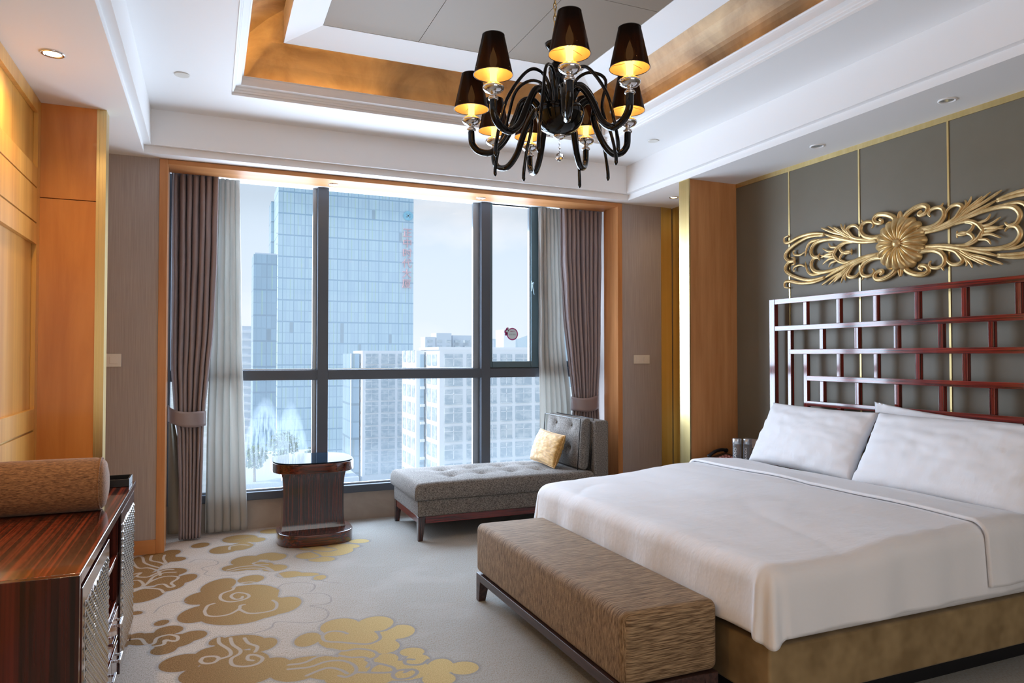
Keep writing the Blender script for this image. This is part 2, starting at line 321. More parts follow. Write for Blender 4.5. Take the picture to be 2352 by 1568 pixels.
LOBES=[[0.059,4.547,0.088,0.141],[0.241,4.601,0.074,0.082],[-0.02,4.358,0.096,0.115],[-0.039,4.096,0.099,0.132],[0.131,3.998,0.173,0.136],[0.284,4.317,0.095,0.101],[0.378,4.058,0.09,0.135],[0.167,4.25,0.197,0.251],[0.241,4.072,0.178,0.179],[-0.244,5.419,0.068,0.091],[-0.358,5.26,0.146,0.213],[-0.198,5.246,0.066,0.057],[-0.375,5.063,0.084,0.134],[-0.216,4.947,0.097,0.088],[-0.125,4.768,0.061,0.095],[-0.208,4.65,0.078,0.1],[-0.323,4.536,0.094,0.137],[-0.392,4.771,0.059,0.095],[-0.3,4.842,0.134,0.144],[-0.05,5.562,0.059,0.071],[0.103,5.375,0.093,0.107],[0.218,5.643,0.123,0.119],[0.217,5.418,0.079,0.11],[0.326,5.564,0.065,0.067],[0.229,5.037,0.088,0.109],[0.374,5.085,0.082,0.084],[0.426,5.036,0.06,0.083],[0.171,4.88,0.092,0.076],[0.287,4.881,0.107,0.09],[0.392,4.786,0.078,0.075],[0.466,4.609,0.075,0.065],[0.552,4.573,0.089,0.037],[0.629,4.471,0.037,0.049],[-0.213,4.031,0.034,0.042],[-0.173,3.906,0.065,0.063],[-0.271,3.832,0.085,0.075],[-0.064,3.787,0.064,0.067],[-0.183,3.66,0.056,0.058],[-0.147,3.752,0.095,0.087],[-0.328,3.856,0.048,0.076],[-0.346,4.235,0.035,0.029],[0.041,3.672,0.032,0.05],[0.143,3.614,0.115,0.09],[0.245,3.544,0.057,0.081],[-0.101,3.475,0.093,0.094],[0.031,3.53,0.081,0.079],[0.114,3.408,0.148,0.111],[0.264,3.297,0.073,0.077],[-0.017,3.313,0.094,0.092],[0.109,3.249,0.155,0.101],[0.456,5.787,0.094,0.073],[1.014,5.232,0.073,0.057],[0.882,5.135,0.118,0.066],[0.733,5.137,0.156,0.059],[0.774,5.016,0.13,0.1],[0.627,4.992,0.083,0.078],[0.695,4.866,0.088,0.059],[0.862,5.022,0.069,0.087],[0.61,3.634,0.094,0.105],[0.781,3.6,0.09,0.097],[0.87,3.448,0.071,0.088],[0.44,3.523,0.058,0.085],[0.665,3.448,0.186,0.151],[0.761,3.298,0.067,0.077],[0.437,3.235,0.136,0.082],[0.63,3.263,0.09,0.061],[0.516,3.154,0.144,0.113],[0.861,3.19,0.056,0.049],[0.735,3.162,0.054,0.059],[0.862,3.102,0.054,0.053],[0.931,2.989,0.058,0.086],[0.769,3.024,0.129,0.098],[1.023,2.941,0.065,0.064],[0.893,2.882,0.07,0.062],[0.339,3.173,0.094,0.077],[0.581,3.005,0.139,0.062]]
VEINS=[[[0.133,4.432],[0.165,4.534],[0.238,4.547],[0.294,4.479]],[[0.133,4.432],[0.075,4.386],[0.068,4.292],[0.111,4.227],[0.172,4.229],[0.213,4.269],[0.204,4.331],[0.154,4.373],[0.122,4.327],[0.139,4.262],[0.173,4.257],[0.18,4.293]],[[-0.014,4.127],[0.002,4.209],[0.034,4.232]],[[-0.014,4.127],[-0.003,4.055],[0.044,4.019],[0.106,4.026],[0.156,4.09],[0.163,4.141],[0.185,4.149]],[[0.156,4.09],[0.195,4.005],[0.263,3.984],[0.33,4.008],[0.348,4.098],[0.331,4.162]],[[-0.456,5.302],[-0.41,5.127],[-0.347,5.101],[-0.286,5.001],[-0.268,4.898]],[[-0.455,5.438],[-0.406,5.389],[-0.382,5.244],[-0.331,5.144],[-0.277,5.071]],[[-0.269,5.387],[-0.27,5.276],[-0.229,5.101]],[[-0.349,5.407],[-0.347,5.282],[-0.285,5.202],[-0.228,5.075]],[[-0.422,4.987],[-0.382,5.005],[-0.4,4.931],[-0.338,4.893],[-0.306,4.937],[-0.25,5.01],[-0.2,5.001]],[[-0.394,4.667],[-0.363,4.695],[-0.333,4.746],[-0.303,4.889],[-0.246,4.948],[-0.185,4.934]],[[-0.352,4.69],[-0.308,4.801],[-0.242,4.864],[-0.175,4.835],[-0.167,4.786],[-0.199,4.711],[-0.179,4.638],[-0.207,4.629],[-0.239,4.706],[-0.279,4.702]],[[-0.416,4.847],[-0.381,4.843],[-0.351,4.754],[-0.357,4.693]],[[-0.361,4.673],[-0.298,4.646],[-0.251,4.606],[-0.23,4.536]],[[-0.027,3.456],[-0.014,3.499],[0.03,3.493],[0.048,3.46],[0.026,3.421],[-0.014,3.432],[-0.027,3.468]],[[0.051,3.71],[0.054,3.639],[0.094,3.542],[0.097,3.477],[0.061,3.455]],[[0.103,3.687],[0.11,3.601],[0.14,3.522],[0.134,3.474],[0.101,3.438],[0.103,3.365],[0.15,3.327],[0.204,3.334],[0.229,3.383],[0.205,3.431],[0.174,3.444],[0.167,3.398],[0.188,3.376]],[[0.164,3.661],[0.18,3.585],[0.215,3.53],[0.202,3.47]],[[-0.328,3.856],[-0.29,3.84],[-0.261,3.759],[-0.23,3.759],[-0.22,3.825],[-0.17,3.846],[-0.13,3.801],[-0.138,3.748],[-0.185,3.782],[-0.187,3.728],[-0.236,3.722],[-0.309,3.739]],[[0.113,4.856],[0.191,4.897],[0.287,4.881],[0.354,4.803],[0.403,4.613]],[[0.125,4.826],[0.221,4.847],[0.315,4.807],[0.384,4.692],[0.417,4.56]],[[0.359,4.877],[0.289,4.907],[0.272,4.953],[0.326,4.969],[0.363,4.927]],[[0.138,5.36],[0.147,5.447],[0.212,5.467],[0.268,5.427]],[[0.272,5.521],[0.338,5.397],[0.397,5.404]],[[0.627,3.522],[0.603,3.562],[0.554,3.582],[0.513,3.542],[0.517,3.469],[0.581,3.429],[0.63,3.394],[0.698,3.358],[0.758,3.395],[0.767,3.462],[0.759,3.495]],[[0.759,3.495],[0.805,3.49],[0.871,3.539]],[[0.455,3.375],[0.513,3.377],[0.573,3.325],[0.641,3.322],[0.7,3.271],[0.708,3.217],[0.683,3.19]],[[0.327,3.27],[0.394,3.265],[0.465,3.308],[0.538,3.289],[0.592,3.241],[0.65,3.217],[0.663,3.163],[0.639,3.114]],[[0.322,3.225],[0.411,3.211],[0.483,3.239],[0.551,3.222],[0.591,3.157],[0.588,3.09],[0.545,3.052],[0.513,3.077]],[[0.387,3.13],[0.474,3.172],[0.523,3.14],[0.55,3.083]],[[0.682,3.142],[0.717,3.104],[0.744,3.058],[0.721,3.022],[0.594,3.076]],[[0.848,3.108],[0.813,3.123],[0.802,3.08],[0.834,3.054],[0.871,3.05],[0.906,3.084]],[[0.814,3.016],[0.76,3.028],[0.725,2.998],[0.732,2.951],[0.784,2.94],[0.827,2.977],[0.814,3.016],[0.776,2.998]],[[0.754,5.284],[0.731,5.23],[0.779,5.148],[0.823,5.099]],[[0.653,5.082],[0.696,4.977],[0.689,4.924],[0.616,4.9]],[[0.611,5.219],[0.684,5.098],[0.778,5.043],[0.826,5.067]]]
TENDRILS=[[[-0.11,5.128],[-0.066,5.19],[-0.0,5.162],[0.059,5.083],[0.051,5.007],[-0.012,4.983],[-0.037,4.944],[0.001,4.879]],[[0.001,4.879],[-0.018,4.815],[0.031,4.759],[0.123,4.732],[0.21,4.742]],[[-0.258,4.197],[-0.233,4.291],[-0.172,4.338],[-0.107,4.329]],[[0.368,4.343],[0.412,4.429],[0.503,4.423],[0.576,4.36],[0.571,4.277],[0.541,4.228]],[[0.497,4.207],[0.594,4.176],[0.635,4.09],[0.608,3.988],[0.511,3.993]],[[0.51,3.984],[0.574,3.913],[0.583,3.823],[0.538,3.743],[0.454,3.747],[0.325,3.818],[0.288,3.74],[0.196,3.705],[0.099,3.718]],[[0.602,4.459],[0.653,4.371],[0.72,4.32]],[[-0.228,6.006],[-0.076,5.836],[0.057,5.711],[0.181,5.625],[0.295,5.678]]]
STROKES=[[[[0.145,0.174],[0.122,0.16],[0.134,0.148],[0.17,0.158],[0.182,0.184],[0.153,0.202],[0.097,0.195],[0.043,0.167],[0.025,0.126],[0.052,0.09],[0.115,0.069],[0.187,0.064],[0.249,0.083],[0.28,0.12],[0.273,0.158],[0.239,0.173],[0.198,0.166],[0.186,0.143],[0.199,0.128]],0.0187],[[[0.155,0.042],[0.27,0.067],[0.338,0.089],[0.368,0.119],[0.386,0.148],[0.363,0.166],[0.324,0.164],[0.295,0.14],[0.286,0.113]],0.0144],[[[0.155,0.039],[0.27,0.051],[0.391,0.083],[0.49,0.116],[0.573,0.148]],0.0159],[[[0.356,0.077],[0.426,0.121],[0.498,0.147],[0.573,0.182],[0.602,0.196]],0.0101],[[[0.356,0.077],[0.426,0.128],[0.48,0.159],[0.544,0.199]],0.0101],[[[0.338,0.078],[0.408,0.126],[0.453,0.155],[0.498,0.186]],0.0101],[[[0.338,0.086],[0.39,0.13],[0.425,0.165],[0.439,0.197]],0.0101],[[[0.373,0.113],[0.408,0.155],[0.403,0.185]],0.0087],[[[0.573,0.152],[0.68,0.17],[0.801,0.163],[0.886,0.141],[0.934,0.144],[0.939,0.178],[0.896,0.189]],0.013],[[[0.573,0.141],[0.71,0.15],[0.833,0.118],[0.913,0.077],[0.932,0.039],[0.898,0.004],[0.85,0.0],[0.845,0.021],[0.874,0.027]],0.0144],[[[0.373,0.073],[0.49,0.101],[0.593,0.109],[0.661,0.093],[0.691,0.05],[0.672,0.009],[0.633,0.004],[0.613,0.025]],0.0159],[[[0.574,0.114],[0.68,0.116],[0.726,0.082],[0.744,0.018]],0.0115],[[[0.743,0.054],[0.792,0.035],[0.844,0.045],[0.855,0.069],[0.834,0.072]],0.0087],[[[0.304,0.055],[0.409,0.065],[0.463,0.045],[0.491,0.012],[0.5,-0.009],[0.487,-0.041]],0.013],[[[0.454,0.044],[0.518,0.053],[0.541,0.083]],0.0087],[[[0.482,0.026],[0.537,0.026],[0.594,0.056]],0.0087],[[[0.5,0.009],[0.556,0.006],[0.609,-0.009]],0.0101],[[[0.391,0.063],[0.445,0.043],[0.432,0.011],[0.392,-0.005],[0.357,0.001],[0.356,0.021]],0.0115],[[[-0.002,0.121],[-0.01,0.16],[-0.003,0.199]],0.0115],[[[0.273,0.161],[0.264,0.174],[0.277,0.194]],0.0087]]
# ------------------------------------------------------------------ room shell
X0, X1, YW, YG, YB = -.87, 3.85, 5.458, 5.946, -2.5      # side walls, window wall face, glass line, back wall
ZS, Z1 = 2.715, 3.0
st = dict(kind='structure')
bx('wall_left', m_wood, X0 - .15, X0, YB, 6.05, 0, 3.7, **st)
bx('wall_right', m_olive, X1, X1 + .25, YB, 4.56, 0, 3.7, **st)
bx('wall_side', m_wall, 3.95, 4.1, 4.56, 6.05, 0, 3.7, **st)
# window wall: grey wallcovering each side of the timber surround
bx('wall_window_left', m_wall, X0, -.329, YW, 6.05, 0, 3.2, **st)
bx('wall_window_right', m_wall, 3.386, 3.806, YW, 6.05, 0, 3.2, **st)
bx('wall_window_top', m_grey, X0, 3.95, 5.70, 6.05, 2.79, 3.7, **st)
# back wall with a wide opening added to let fill light in (behind the camera)
b = MB(); b.box(X0, -.3, YB - .15, YB, 0, 3.7); b.box(3.0, X1 + .2, YB - .15, YB, 0, 3.7); b.box(-.3, 3.0, YB - .15, YB, 2.5, 3.7)
ob('wall_back', b, m_wall, **st)
# carpet: clouds drawn as distance fields on the floor mesh, thresholded in the material
xs = np.unique(np.r_[X0 - .1, np.arange(-.5, 2.3, .010), np.arange(2.3, 4.06, .25), 4.1]); ys = np.unique(np.r_[YB - .1, np.arange(-2.4, 1.8, .4), np.arange(1.8, 5.96, .010), 6.05])
gx, gy = np.meshgrid(xs, ys); P = np.c_[gx.ravel(), gy.ravel()]
cy_, sy_ = cos(radians(23.03)), sin(radians(23.03)); sd = np.full(len(P), -9.)
# lobes sit on camera-independent floor ellipses, long axis across the room diagonal
for cx, cy, a, b_ in LOBES:
    dx, dy = P[:, 0] - cx, P[:, 1] - cy; u = (dx * cy_ - dy * sy_) / a; v = (dx * sy_ + dy * cy_) / b_
    r = np.sqrt(u * u + v * v) + 1e-6; sd = np.maximum(sd, (1 - r) * min(a, b_))
def dist_lines(lines):
    out = np.full(len(P), 9.)
    for L in lines:
        Q = [tuple(p)[:2] for p in smooth_pts([(x, y, 0) for x, y in L], 4)]
        xa = min(q[0] for q in Q) - .05; xb = max(q[0] for q in Q) + .05; ya = min(q[1] for q in Q) - .05; yb = max(q[1] for q in Q) + .05
        k = np.where((P[:, 0] > xa) & (P[:, 0] < xb) & (P[:, 1] > ya) & (P[:, 1] < yb))[0]; p = P[k]; m_ = np.full(len(k), 9.)
        for (ax, ay), (bx_, by) in zip(Q, Q[1:]):
            d = np.array([bx_ - ax, by - ay]); l2 = max(d @ d, 1e-9); t = np.clip(((p - [ax, ay]) @ d) / l2, 0, 1)
            m_ = np.minimum(m_, np.hypot(p[:, 0] - ax - t * d[0], p[:, 1] - ay - t * d[1]))
        out[k] = np.minimum(out[k], m_)
    return np.clip(out, 0, .5)
dv, dt = dist_lines(VEINS), dist_lines(TENDRILS)
nx, ny = len(xs), len(ys); idx = np.arange(nx * ny).reshape(ny, nx)
F4 = np.stack([idx[:-1, :-1], idx[:-1, 1:], idx[1:, 1:], idx[1:, :-1]], -1).reshape(-1, 4)
me = bpy.data.meshes.new('floor'); me.from_pydata(np.c_[P, np.zeros(len(P))].tolist(), [], F4.tolist())
at = me.attributes.new('cloud', 'FLOAT_COLOR', 'POINT'); at.data.foreach_set('color', np.c_[np.clip(sd, -.5, .5) + .5, dv, dt, np.ones(len(P))].astype(np.float32).ravel())
m_carpet, n, o = mat_nodes('cloud_carpet')
pr = n.nodes.new('ShaderNodeBsdfPrincipled'); pr.inputs['Roughness'].default_value = .95; pr.inputs['Specular IOR Level'].default_value = .2
n.links.new(pr.outputs[0], o.inputs[0])
aa = n.nodes.new('ShaderNodeAttribute'); aa.attribute_name = 'cloud'; sp = n.nodes.new('ShaderNodeSeparateXYZ'); n.links.new(aa.outputs['Vector'], sp.inputs[0])
tc_ = n.nodes.new('ShaderNodeTexCoord'); so = n.nodes.new('ShaderNodeSeparateXYZ'); n.links.new(tc_.outputs['Object'], so.inputs[0])
def nmap(src, a, b, c=0, d=1):
    q = n.nodes.new('ShaderNodeMapRange'); q.inputs['From Min'].default_value = a; q.inputs['From Max'].default_value = b; q.inputs['To Min'].default_value = c; q.inputs['To Max'].default_value = d
    n.links.new(src, q.inputs['Value']); return q.outputs[0]
def mixc(f, A, B):
    q = n.nodes.new('ShaderNodeMix'); q.data_type = 'RGBA'; n.links.new(f, q.inputs['Factor'])
    for k, v in (('A', A), ('B', B)):
        if isinstance(v, tuple): q.inputs[k].default_value = (*v, 1)
        else: n.links.new(v, q.inputs[k])
    return q.outputs['Result']
def nois(scale, det=4):
    mp = n.nodes.new('ShaderNodeMapping'); mp.inputs['Scale'].default_value = scale; q = n.nodes.new('ShaderNodeTexNoise'); q.inputs['Scale'].default_value = 1; q.inputs['Detail'].default_value = det
    n.links.new(tc_.outputs['Object'], mp.inputs[0]); n.links.new(mp.outputs[0], q.inputs['Vector']); return q.outputs['Fac']
gradx = nmap(so.outputs['X'], .0, .95)  # left-to-right shift of ground and clouds: yarn colour, partly light put into it
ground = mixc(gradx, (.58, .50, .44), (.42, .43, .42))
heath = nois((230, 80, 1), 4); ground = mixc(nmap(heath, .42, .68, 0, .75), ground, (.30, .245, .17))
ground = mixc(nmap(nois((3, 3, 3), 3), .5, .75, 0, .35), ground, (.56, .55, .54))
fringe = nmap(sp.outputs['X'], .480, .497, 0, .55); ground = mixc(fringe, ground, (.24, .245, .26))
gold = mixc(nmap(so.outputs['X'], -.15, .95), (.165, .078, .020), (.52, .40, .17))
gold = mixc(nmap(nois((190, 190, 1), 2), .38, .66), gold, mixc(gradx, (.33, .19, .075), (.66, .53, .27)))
c1 = mixc(nmap(sp.outputs['X'], .498, .502), ground, gold)
vein = n.nodes.new('ShaderNodeMath'); vein.operation = 'MULTIPLY'; n.links.new(nmap(sp.outputs['Y'], .0100, .0070), vein.inputs[0]); n.links.new(nmap(sp.outputs['X'], .498, .502), vein.inputs[1])
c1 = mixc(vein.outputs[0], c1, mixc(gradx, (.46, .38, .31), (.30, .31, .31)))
c1 = mixc(nmap(sp.outputs['Z'], .007, .004, 0, .6), c1, (.27, .25, .25))
n.links.new(c1, pr.inputs['Base Color'])
bp = n.nodes.new('ShaderNodeBump'); bp.inputs['Strength'].default_value = .6; bp.inputs['Distance'].default_value = .004
n.links.new(nois((420, 420, 1), 2), bp.inputs['Height']); n.links.new(bp.outputs[0], pr.inputs['Normal'])
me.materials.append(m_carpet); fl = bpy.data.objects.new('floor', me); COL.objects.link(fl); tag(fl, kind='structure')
bx('floor_slab', m_stone, X0 - .15, 4.1, YB - .15, 6.05, -.2, -.01, kind='structure')

# ------------------------------------------------------------------ ceiling: perimeter soffit, raised tray, lit cove
R1 = (-.418, 3.375, .51, 5.33)
v = [(X0, YB), (3.95, YB), (3.95, 6.0), (X0, 6.0)]; w = [(R1[0], R1[2]), (R1[1], R1[2]), (R1[1], R1[3]), (R1[0], R1[3])]
b = MB().add([(x, y, ZS) for x, y in v + w], [(i, (i + 1) % 4, (i + 1) % 4 + 4, i + 4) for i in range(4)])
ring([(0, ZS), (0, ZS + .048), (.044, ZS + .048), (.044, Z1)], R1, mb=b)
R2 = (.115, 2.840, 1.05, 4.79); i1 = (R1[0] + .044, R1[1] - .044, R1[2] + .044, R1[3] - .044)
w2 = [(i1[0], i1[2]), (i1[1], i1[2]), (i1[1], i1[3]), (i1[0], i1[3])]; w3 = [(R2[0], R2[2]), (R2[1], R2[2]), (R2[1], R2[3]), (R2[0], R2[3])]
b.add([(x, y, Z1) for x, y in w2 + w3], [(i, (i + 1) % 4, (i + 1) % 4 + 4, i + 4) for i in range(4)])
ob('ceiling', b, m_white, kind='structure', recalc=False, loc=(0, 0, 0))
# cornice of stepped mouldings round the cove
cor = [(0, Z1), (-.0, Z1 + .012), (.010, Z1 + .014), (.012, Z1 + .024), (.018, Z1 + .028), (.022, Z1 + .046), (.032, Z1 + .062), (.046, Z1 + .072), (.048, Z1 + .080), (.056, Z1 + .083), (.058, Z1 + .096), (.066, Z1 + .100), (.066, Z1 + .104), (.058, Z1 + .104), (.052, Z1 + .05), (-.03, Z1 + .03)]
cor = [(0, Z1 - .004)] + cor
ob('trim_1', ring(cor, R2), m_white, kind='structure', recalc=False, loc=(0, 0, 0))
cov = [(-.03, 3.03), (-.028, 3.13), (-.012, 3.23), (.02, 3.29), (.055, 3.335), (.09, 3.362), (.145, 3.40), (.208, 3.435), (.26, 3.455), (.30, 3.47)]
cov = [(p.x, p.z) for p in smooth_pts([(d, 0, z) for d, z in cov], 3)]
ob('ceiling_cove', ring(cov, R2), m_leaf, kind='structure', recalc=False, smooth=False, loc=(0, 0, 0))
b = ring([(.285, 3.50), (.285, 3.259), (.49, 3.317), (.49, 3.323)], R2)
ob('trim_2', b, m_white, kind='structure', recalc=False, loc=(0, 0, 0))
px_, py_ = [.605, 1.19, 1.775, 2.35], [1.54, 2.465, 3.385, 4.30]
b = MB()
for i in range(3):
    for j in range(3): b.box(px_[i] + .0015, px_[i + 1] - .0015, py_[j] + .0015, py_[j + 1] - .0015, 3.319, 3.34)
ob('ceiling_panels', b, m_panel, kind='structure')
bx('ceiling_slab', m_black, X0 - .1, 4.1, YB - .1, 6.05, 3.52, 3.7, kind='structure')
# warm strip lights lying in the cove trough
warm = (1, .55, .16)
def strip(x, y, L, rz, e): lamp('cove_strip', 'AREA', (x, y, 3.060), e * 1.0, warm, (radians(160), 0, rz), L, .018)
xa, xb_, ya, yb = R2[0] + .034, R2[1] - .034, R2[2] + .034, R2[3] - .034
for x, y, L, e_ in ((.68, yb, .80, 8), (1.42, yb, .34, 1.2), (1.88, yb, .42, 3.0), (2.45, yb, .40, 2.5)): strip(x, y, L, 0, e_)
for y, L, e_ in ((4.2, .9, 6), (3.1, .9, 6), (2.0, .9, 6)): strip(xa, y, L, pi / 2, e_ * 3)
for y, L, e_ in ((4.05, .75, 5), (3.2, .30, 1.4), (2.3, .8, 5), (1.5, .5, 4)): strip(xb_, y, L, -pi / 2, e_)
strip(1.5, ya, 2.2, pi, 12)

# ------------------------------------------------------------------ timber surround of the window
b = MB(); b.box(-.329, -.277, YW - .012, 5.69, 0, 2.712)
ob('trim_3', b, m_jamb, kind='structure', bevel=.002)
ob('trim_4', MB().box(3.339, 3.386, YW - .012, 5.69, 0, 2.712), m_jamb, kind='structure', bevel=.002)
ob('trim_5', MB().box(-.277, 3.339, YW - .012, 5.70, 2.680, 2.712), m_woodh, kind='structure', bevel=.002)
ob('baseboard_window', MB().box(X0, -.329, YW - .014, YW, 0, .095), m_woodh, kind='structure', bevel=.002)
# low stone upstand below the glass
b = MB(); b.box(X0, 3.95, 5.925, 6.05, 0, .215); ob('wall_below_window', b, m_stone, kind='structure')
ob('trim_6', MB().box(X0, 3.95, 5.917, 5.99, .215, .229), m_stone, kind='structure', bevel=.003)

# ------------------------------------------------------------------ window
win = thing('window_1', (1.5, YG, .229), None, None, kind='structure')
zt = 2.86
def fr_(nm, x0, x1, z0, z1, y0=YG - .055, y1=YG + .03, m=m_frame, par=None): return ob(nm, MB().box(x0, x1, y0, y1, z0, z1), m, par or win, bevel=.004)
fr_('sill_rail', -.33, 3.40, .229, .290)
fr_('transom', -.33, 3.40, 1.155, 1.237)
for k, (a, c) in enumerate(((-.33, -.27), (.797, .884), (2.207, 2.294), (3.34, 3.40))): fr_('mullion', a, c, .229, zt, YG - .062)
fr_('head_rail', -.33, 3.40, zt - .06, zt)
for x0, x1, z0, z1 in ((.765, .797, .29, 1.155), (.765, .797, 1.237, zt), (2.150, 2.207, .29, 1.155), (2.150, 2.207, 1.237, zt)):
    ob('glazing_bead', MB().box(x0, x1, YG + .0, YG + .03, z0, z1), m_framel, win, bevel=.002)
for x0, x1 in ((-.27, .765), (.884, 2.150), (2.294, 3.34)):
    ob('glazing_bead', MB().box(x0, x1, YG, YG + .03, .290, .303), m_framel, win, bevel=.002)
    ob('glazing_bead', MB().box(x0, x1, YG, YG + .03, 1.237, 1.245), m_framel, win, bevel=.002)
def pane(x0, x1, z0, z1, m, loc=None, par=None, y=YG + .012):
    return ob('pane', MB().add([(x0, y, z0), (x1, y, z0), (x1, y, z1), (x0, y, z1)], [(0, 1, 2, 3)]), m, par or win)
# the misted pane's texture is measured from x=.5, z=.27
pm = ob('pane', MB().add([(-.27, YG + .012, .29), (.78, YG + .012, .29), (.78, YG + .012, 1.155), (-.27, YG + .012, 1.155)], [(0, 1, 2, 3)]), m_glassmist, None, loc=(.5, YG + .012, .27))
pm.parent = win; pm.location = Vector((.5, YG + .012, .27)) - Vector(win.location)
for x0, x1 in ((.87, 2.17), (2.28, 3.34)):
    q = ob('pane', MB().add([(x0, YG + .012, .29), (x1, YG + .012, .29), (x1, YG + .012, 1.155), (x0, YG + .012, 1.155)], [(0, 1, 2, 3)]), m_glasshaze, None, loc=((x0 + x1) / 2, YG + .012, .27))
    q.parent = win; q.location = Vector(q.location) - Vector(win.location)
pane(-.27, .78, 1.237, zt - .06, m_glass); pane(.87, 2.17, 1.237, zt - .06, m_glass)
# casement on the right, with two lever handles
m_sash = M('blue_grey_sash', (.10, .16, .19), .4, .3)
sash = ob('casement', MB().box(2.296, 2.322, YG - .04, YG + .02, 1.245, 2.74).box(2.322, 2.70, YG - .04, YG + .02, 1.245, 1.302).box(2.322, 2.70, YG - .04, YG + .02, 2.715, 2.74).box(2.703, 2.775, YG - .04, YG + .02, 1.245, 2.74), m_sash, win, bevel=.004)
ob('glazing_bead', MB().box(2.692, 2.706, YG - .02, YG + .02, 1.302, 2.715), m_framel, sash)
pane(2.315, 2.70, 1.30, 2.72, m_glass, par=sash, y=YG + .0)
sash2 = ob('casement', MB().box(2.790, 2.862, YG - .045, YG + .02, 1.245, 2.74).box(2.862, 3.34, YG - .04, YG + .02, 1.245, 1.302).box(2.862, 3.34, YG - .04, YG + .02, 2.70, 2.74), m_sash, win, bevel=.004)
ob('glazing_bead', MB().box(2.776, 2.789, YG - .03, YG + .0, 1.245, 2.72), m_framel, win)
pane(2.862, 3.34, 1.30, 2.70, m_glass, par=sash2, y=YG + .0)
for hx, pz, hs in ((2.712, 1.99, sash), (2.838, 1.965, sash2)):
    h = ob('lever_handle', MB().box(hx - .011, hx + .011, YG - .052, YG - .04, pz - .05, pz + .045).tube(smooth_pts([(hx, YG - .05, pz + .02), (hx - .004, YG - .085, pz + .02), (hx - .012, YG - .092, pz - .01), (hx + .002, YG - .09, pz - .085)], 4), [.009] * 12 + [.006], 8), m_sash, hs, smooth='auto')
ob('magnet_catch', MB().prism(superell(0, 0, .015, .055, 4, 24), 0, .014), m_greyp, win, loc=(0, 0, 0)).matrix_basis = Matrix.Translation(Vector((2.318, YG - .042, 1.93)) - Vector(win.location)) @ Matrix.Rotation(radians(90), 4, 'X')

def text_mesh(name, txt, size, m, parent, mat4, label=None, ext=.0):
    cu = bpy.data.curves.new(name, 'FONT'); cu.body = txt; cu.size = size; cu.align_x = 'CENTER'; cu.align_y = 'CENTER'; cu.extrude = ext
    t = bpy.data.objects.new(name, cu); COL.objects.link(t)
    bpy.context.view_layer.update(); dg = bpy.context.evaluated_depsgraph_get()
    me = bpy.data.meshes.new_from_object(t.evaluated_get(dg)); bpy.data.objects.remove(t); bpy.data.curves.remove(cu)
    me.name = name; me.materials.clear(); me.materials.append(m)
    o = bpy.data.objects.new(name, me); COL.objects.link(o); o.parent = parent; o.matrix_basis = mat4
    if label: o['label'] = label
    return o
# round notice stuck on the casement glass
RX = Matrix.Rotation(radians(90), 4, 'X')
stk = thing('window_sticker', (2.530, YG - .003, 1.547), 'round magenta-rimmed notice sticker on the casement glass', 'sticker')
m_mag = M('magenta_print', (.40, .035, .20), .5); m_stk = M('pale_blue_sticker', (.62, .74, .82), .5); m_ink = M('grey_teal_ink', (.25, .36, .42), .5)
def disc2(r0, r1, n=48, y=0, cx=0, cz=0): return [(cx + r * cos(2 * pi * i / n), y, cz + r * sin(2 * pi * i / n)) for r in (r0, r1) for i in range(n)], [(i, (i + 1) % 48, (i + 1) % 48 + 48, i + 48) for i in range(48)]
L0 = Vector(stk.location)
def sv(v): return [tuple(Vector(p) + L0) for p in v]
b = MB(); v, f = disc2(.046, .056); b.add(sv(v), f)
for a, r in ((2.42, .018), (2.80, .020), (3.2, .012)):
    c = (cos(a) * .062, sin(a) * .062); v, f = disc2(0.0001, r, cx=c[0], cz=c[1]); b.add(sv(v), f)
ob('rim', b, m_mag, stk)
v, f = disc2(.0001, .046, y=-.0004); b = MB().add(sv(v), f)
for a, L_ in ((2.25, .022), (2.72, .024), (2.52, .012)):
    cx, cz = cos(a) * .058, sin(a) * .058; vv = [(cx + L_ * .55 * cos(t) * cos(a) - L_ * .3 * sin(t) * sin(a), -.0006, cz + L_ * .55 * cos(t) * sin(a) + L_ * .3 * sin(t) * cos(a)) for t in [2 * pi * i / 16 for i in range(16)]]
    b.add(sv(vv), [tuple(range(16))])
ob('face', b, m_stk, stk)
text_mesh('heading', '\u6e29\u99a8\u63d0\u793a', .0125, m_mag, stk, Matrix.Translation((0, -.0012, .024)) @ RX)
text_mesh('notice_lines', '\u8bf7\u52ff\u5c06\u8eab\u4f53\u63a2\u51fa\u7a97\u5916\n\u8bf7\u5173\u597d\u7a97\u6237\uff0c\u8c28\u9632\u5760\u843d', .0068, m_ink, stk, Matrix.Translation((0, -.0012, -.004)) @ RX)

# ------------------------------------------------------------------ veneered fins, wall panelling and brass
b = MB(); b.box(X0, -.585, 4.50, 4.60, 0, 2.20); ob('wall_fin_lower', b, m_woodr, kind='structure', bevel=.0015)
b = MB(); b.box(X0, -.585, 4.50, 4.60, 2.204, ZS); ob('wall_fin_upper', b, m_woodr, kind='structure', bevel=.0015)
b = MB()
for k in range(3): b.box(-.585 + k * .0165, -.585 + k * .0165 + .0135, 4.494 + .003 * (k % 2), 4.606, 0, ZS)
b.box(-.585, -.540, 4.499, 4.602, 0, ZS)
ob('trim_7', b, m_brass, kind='structure')
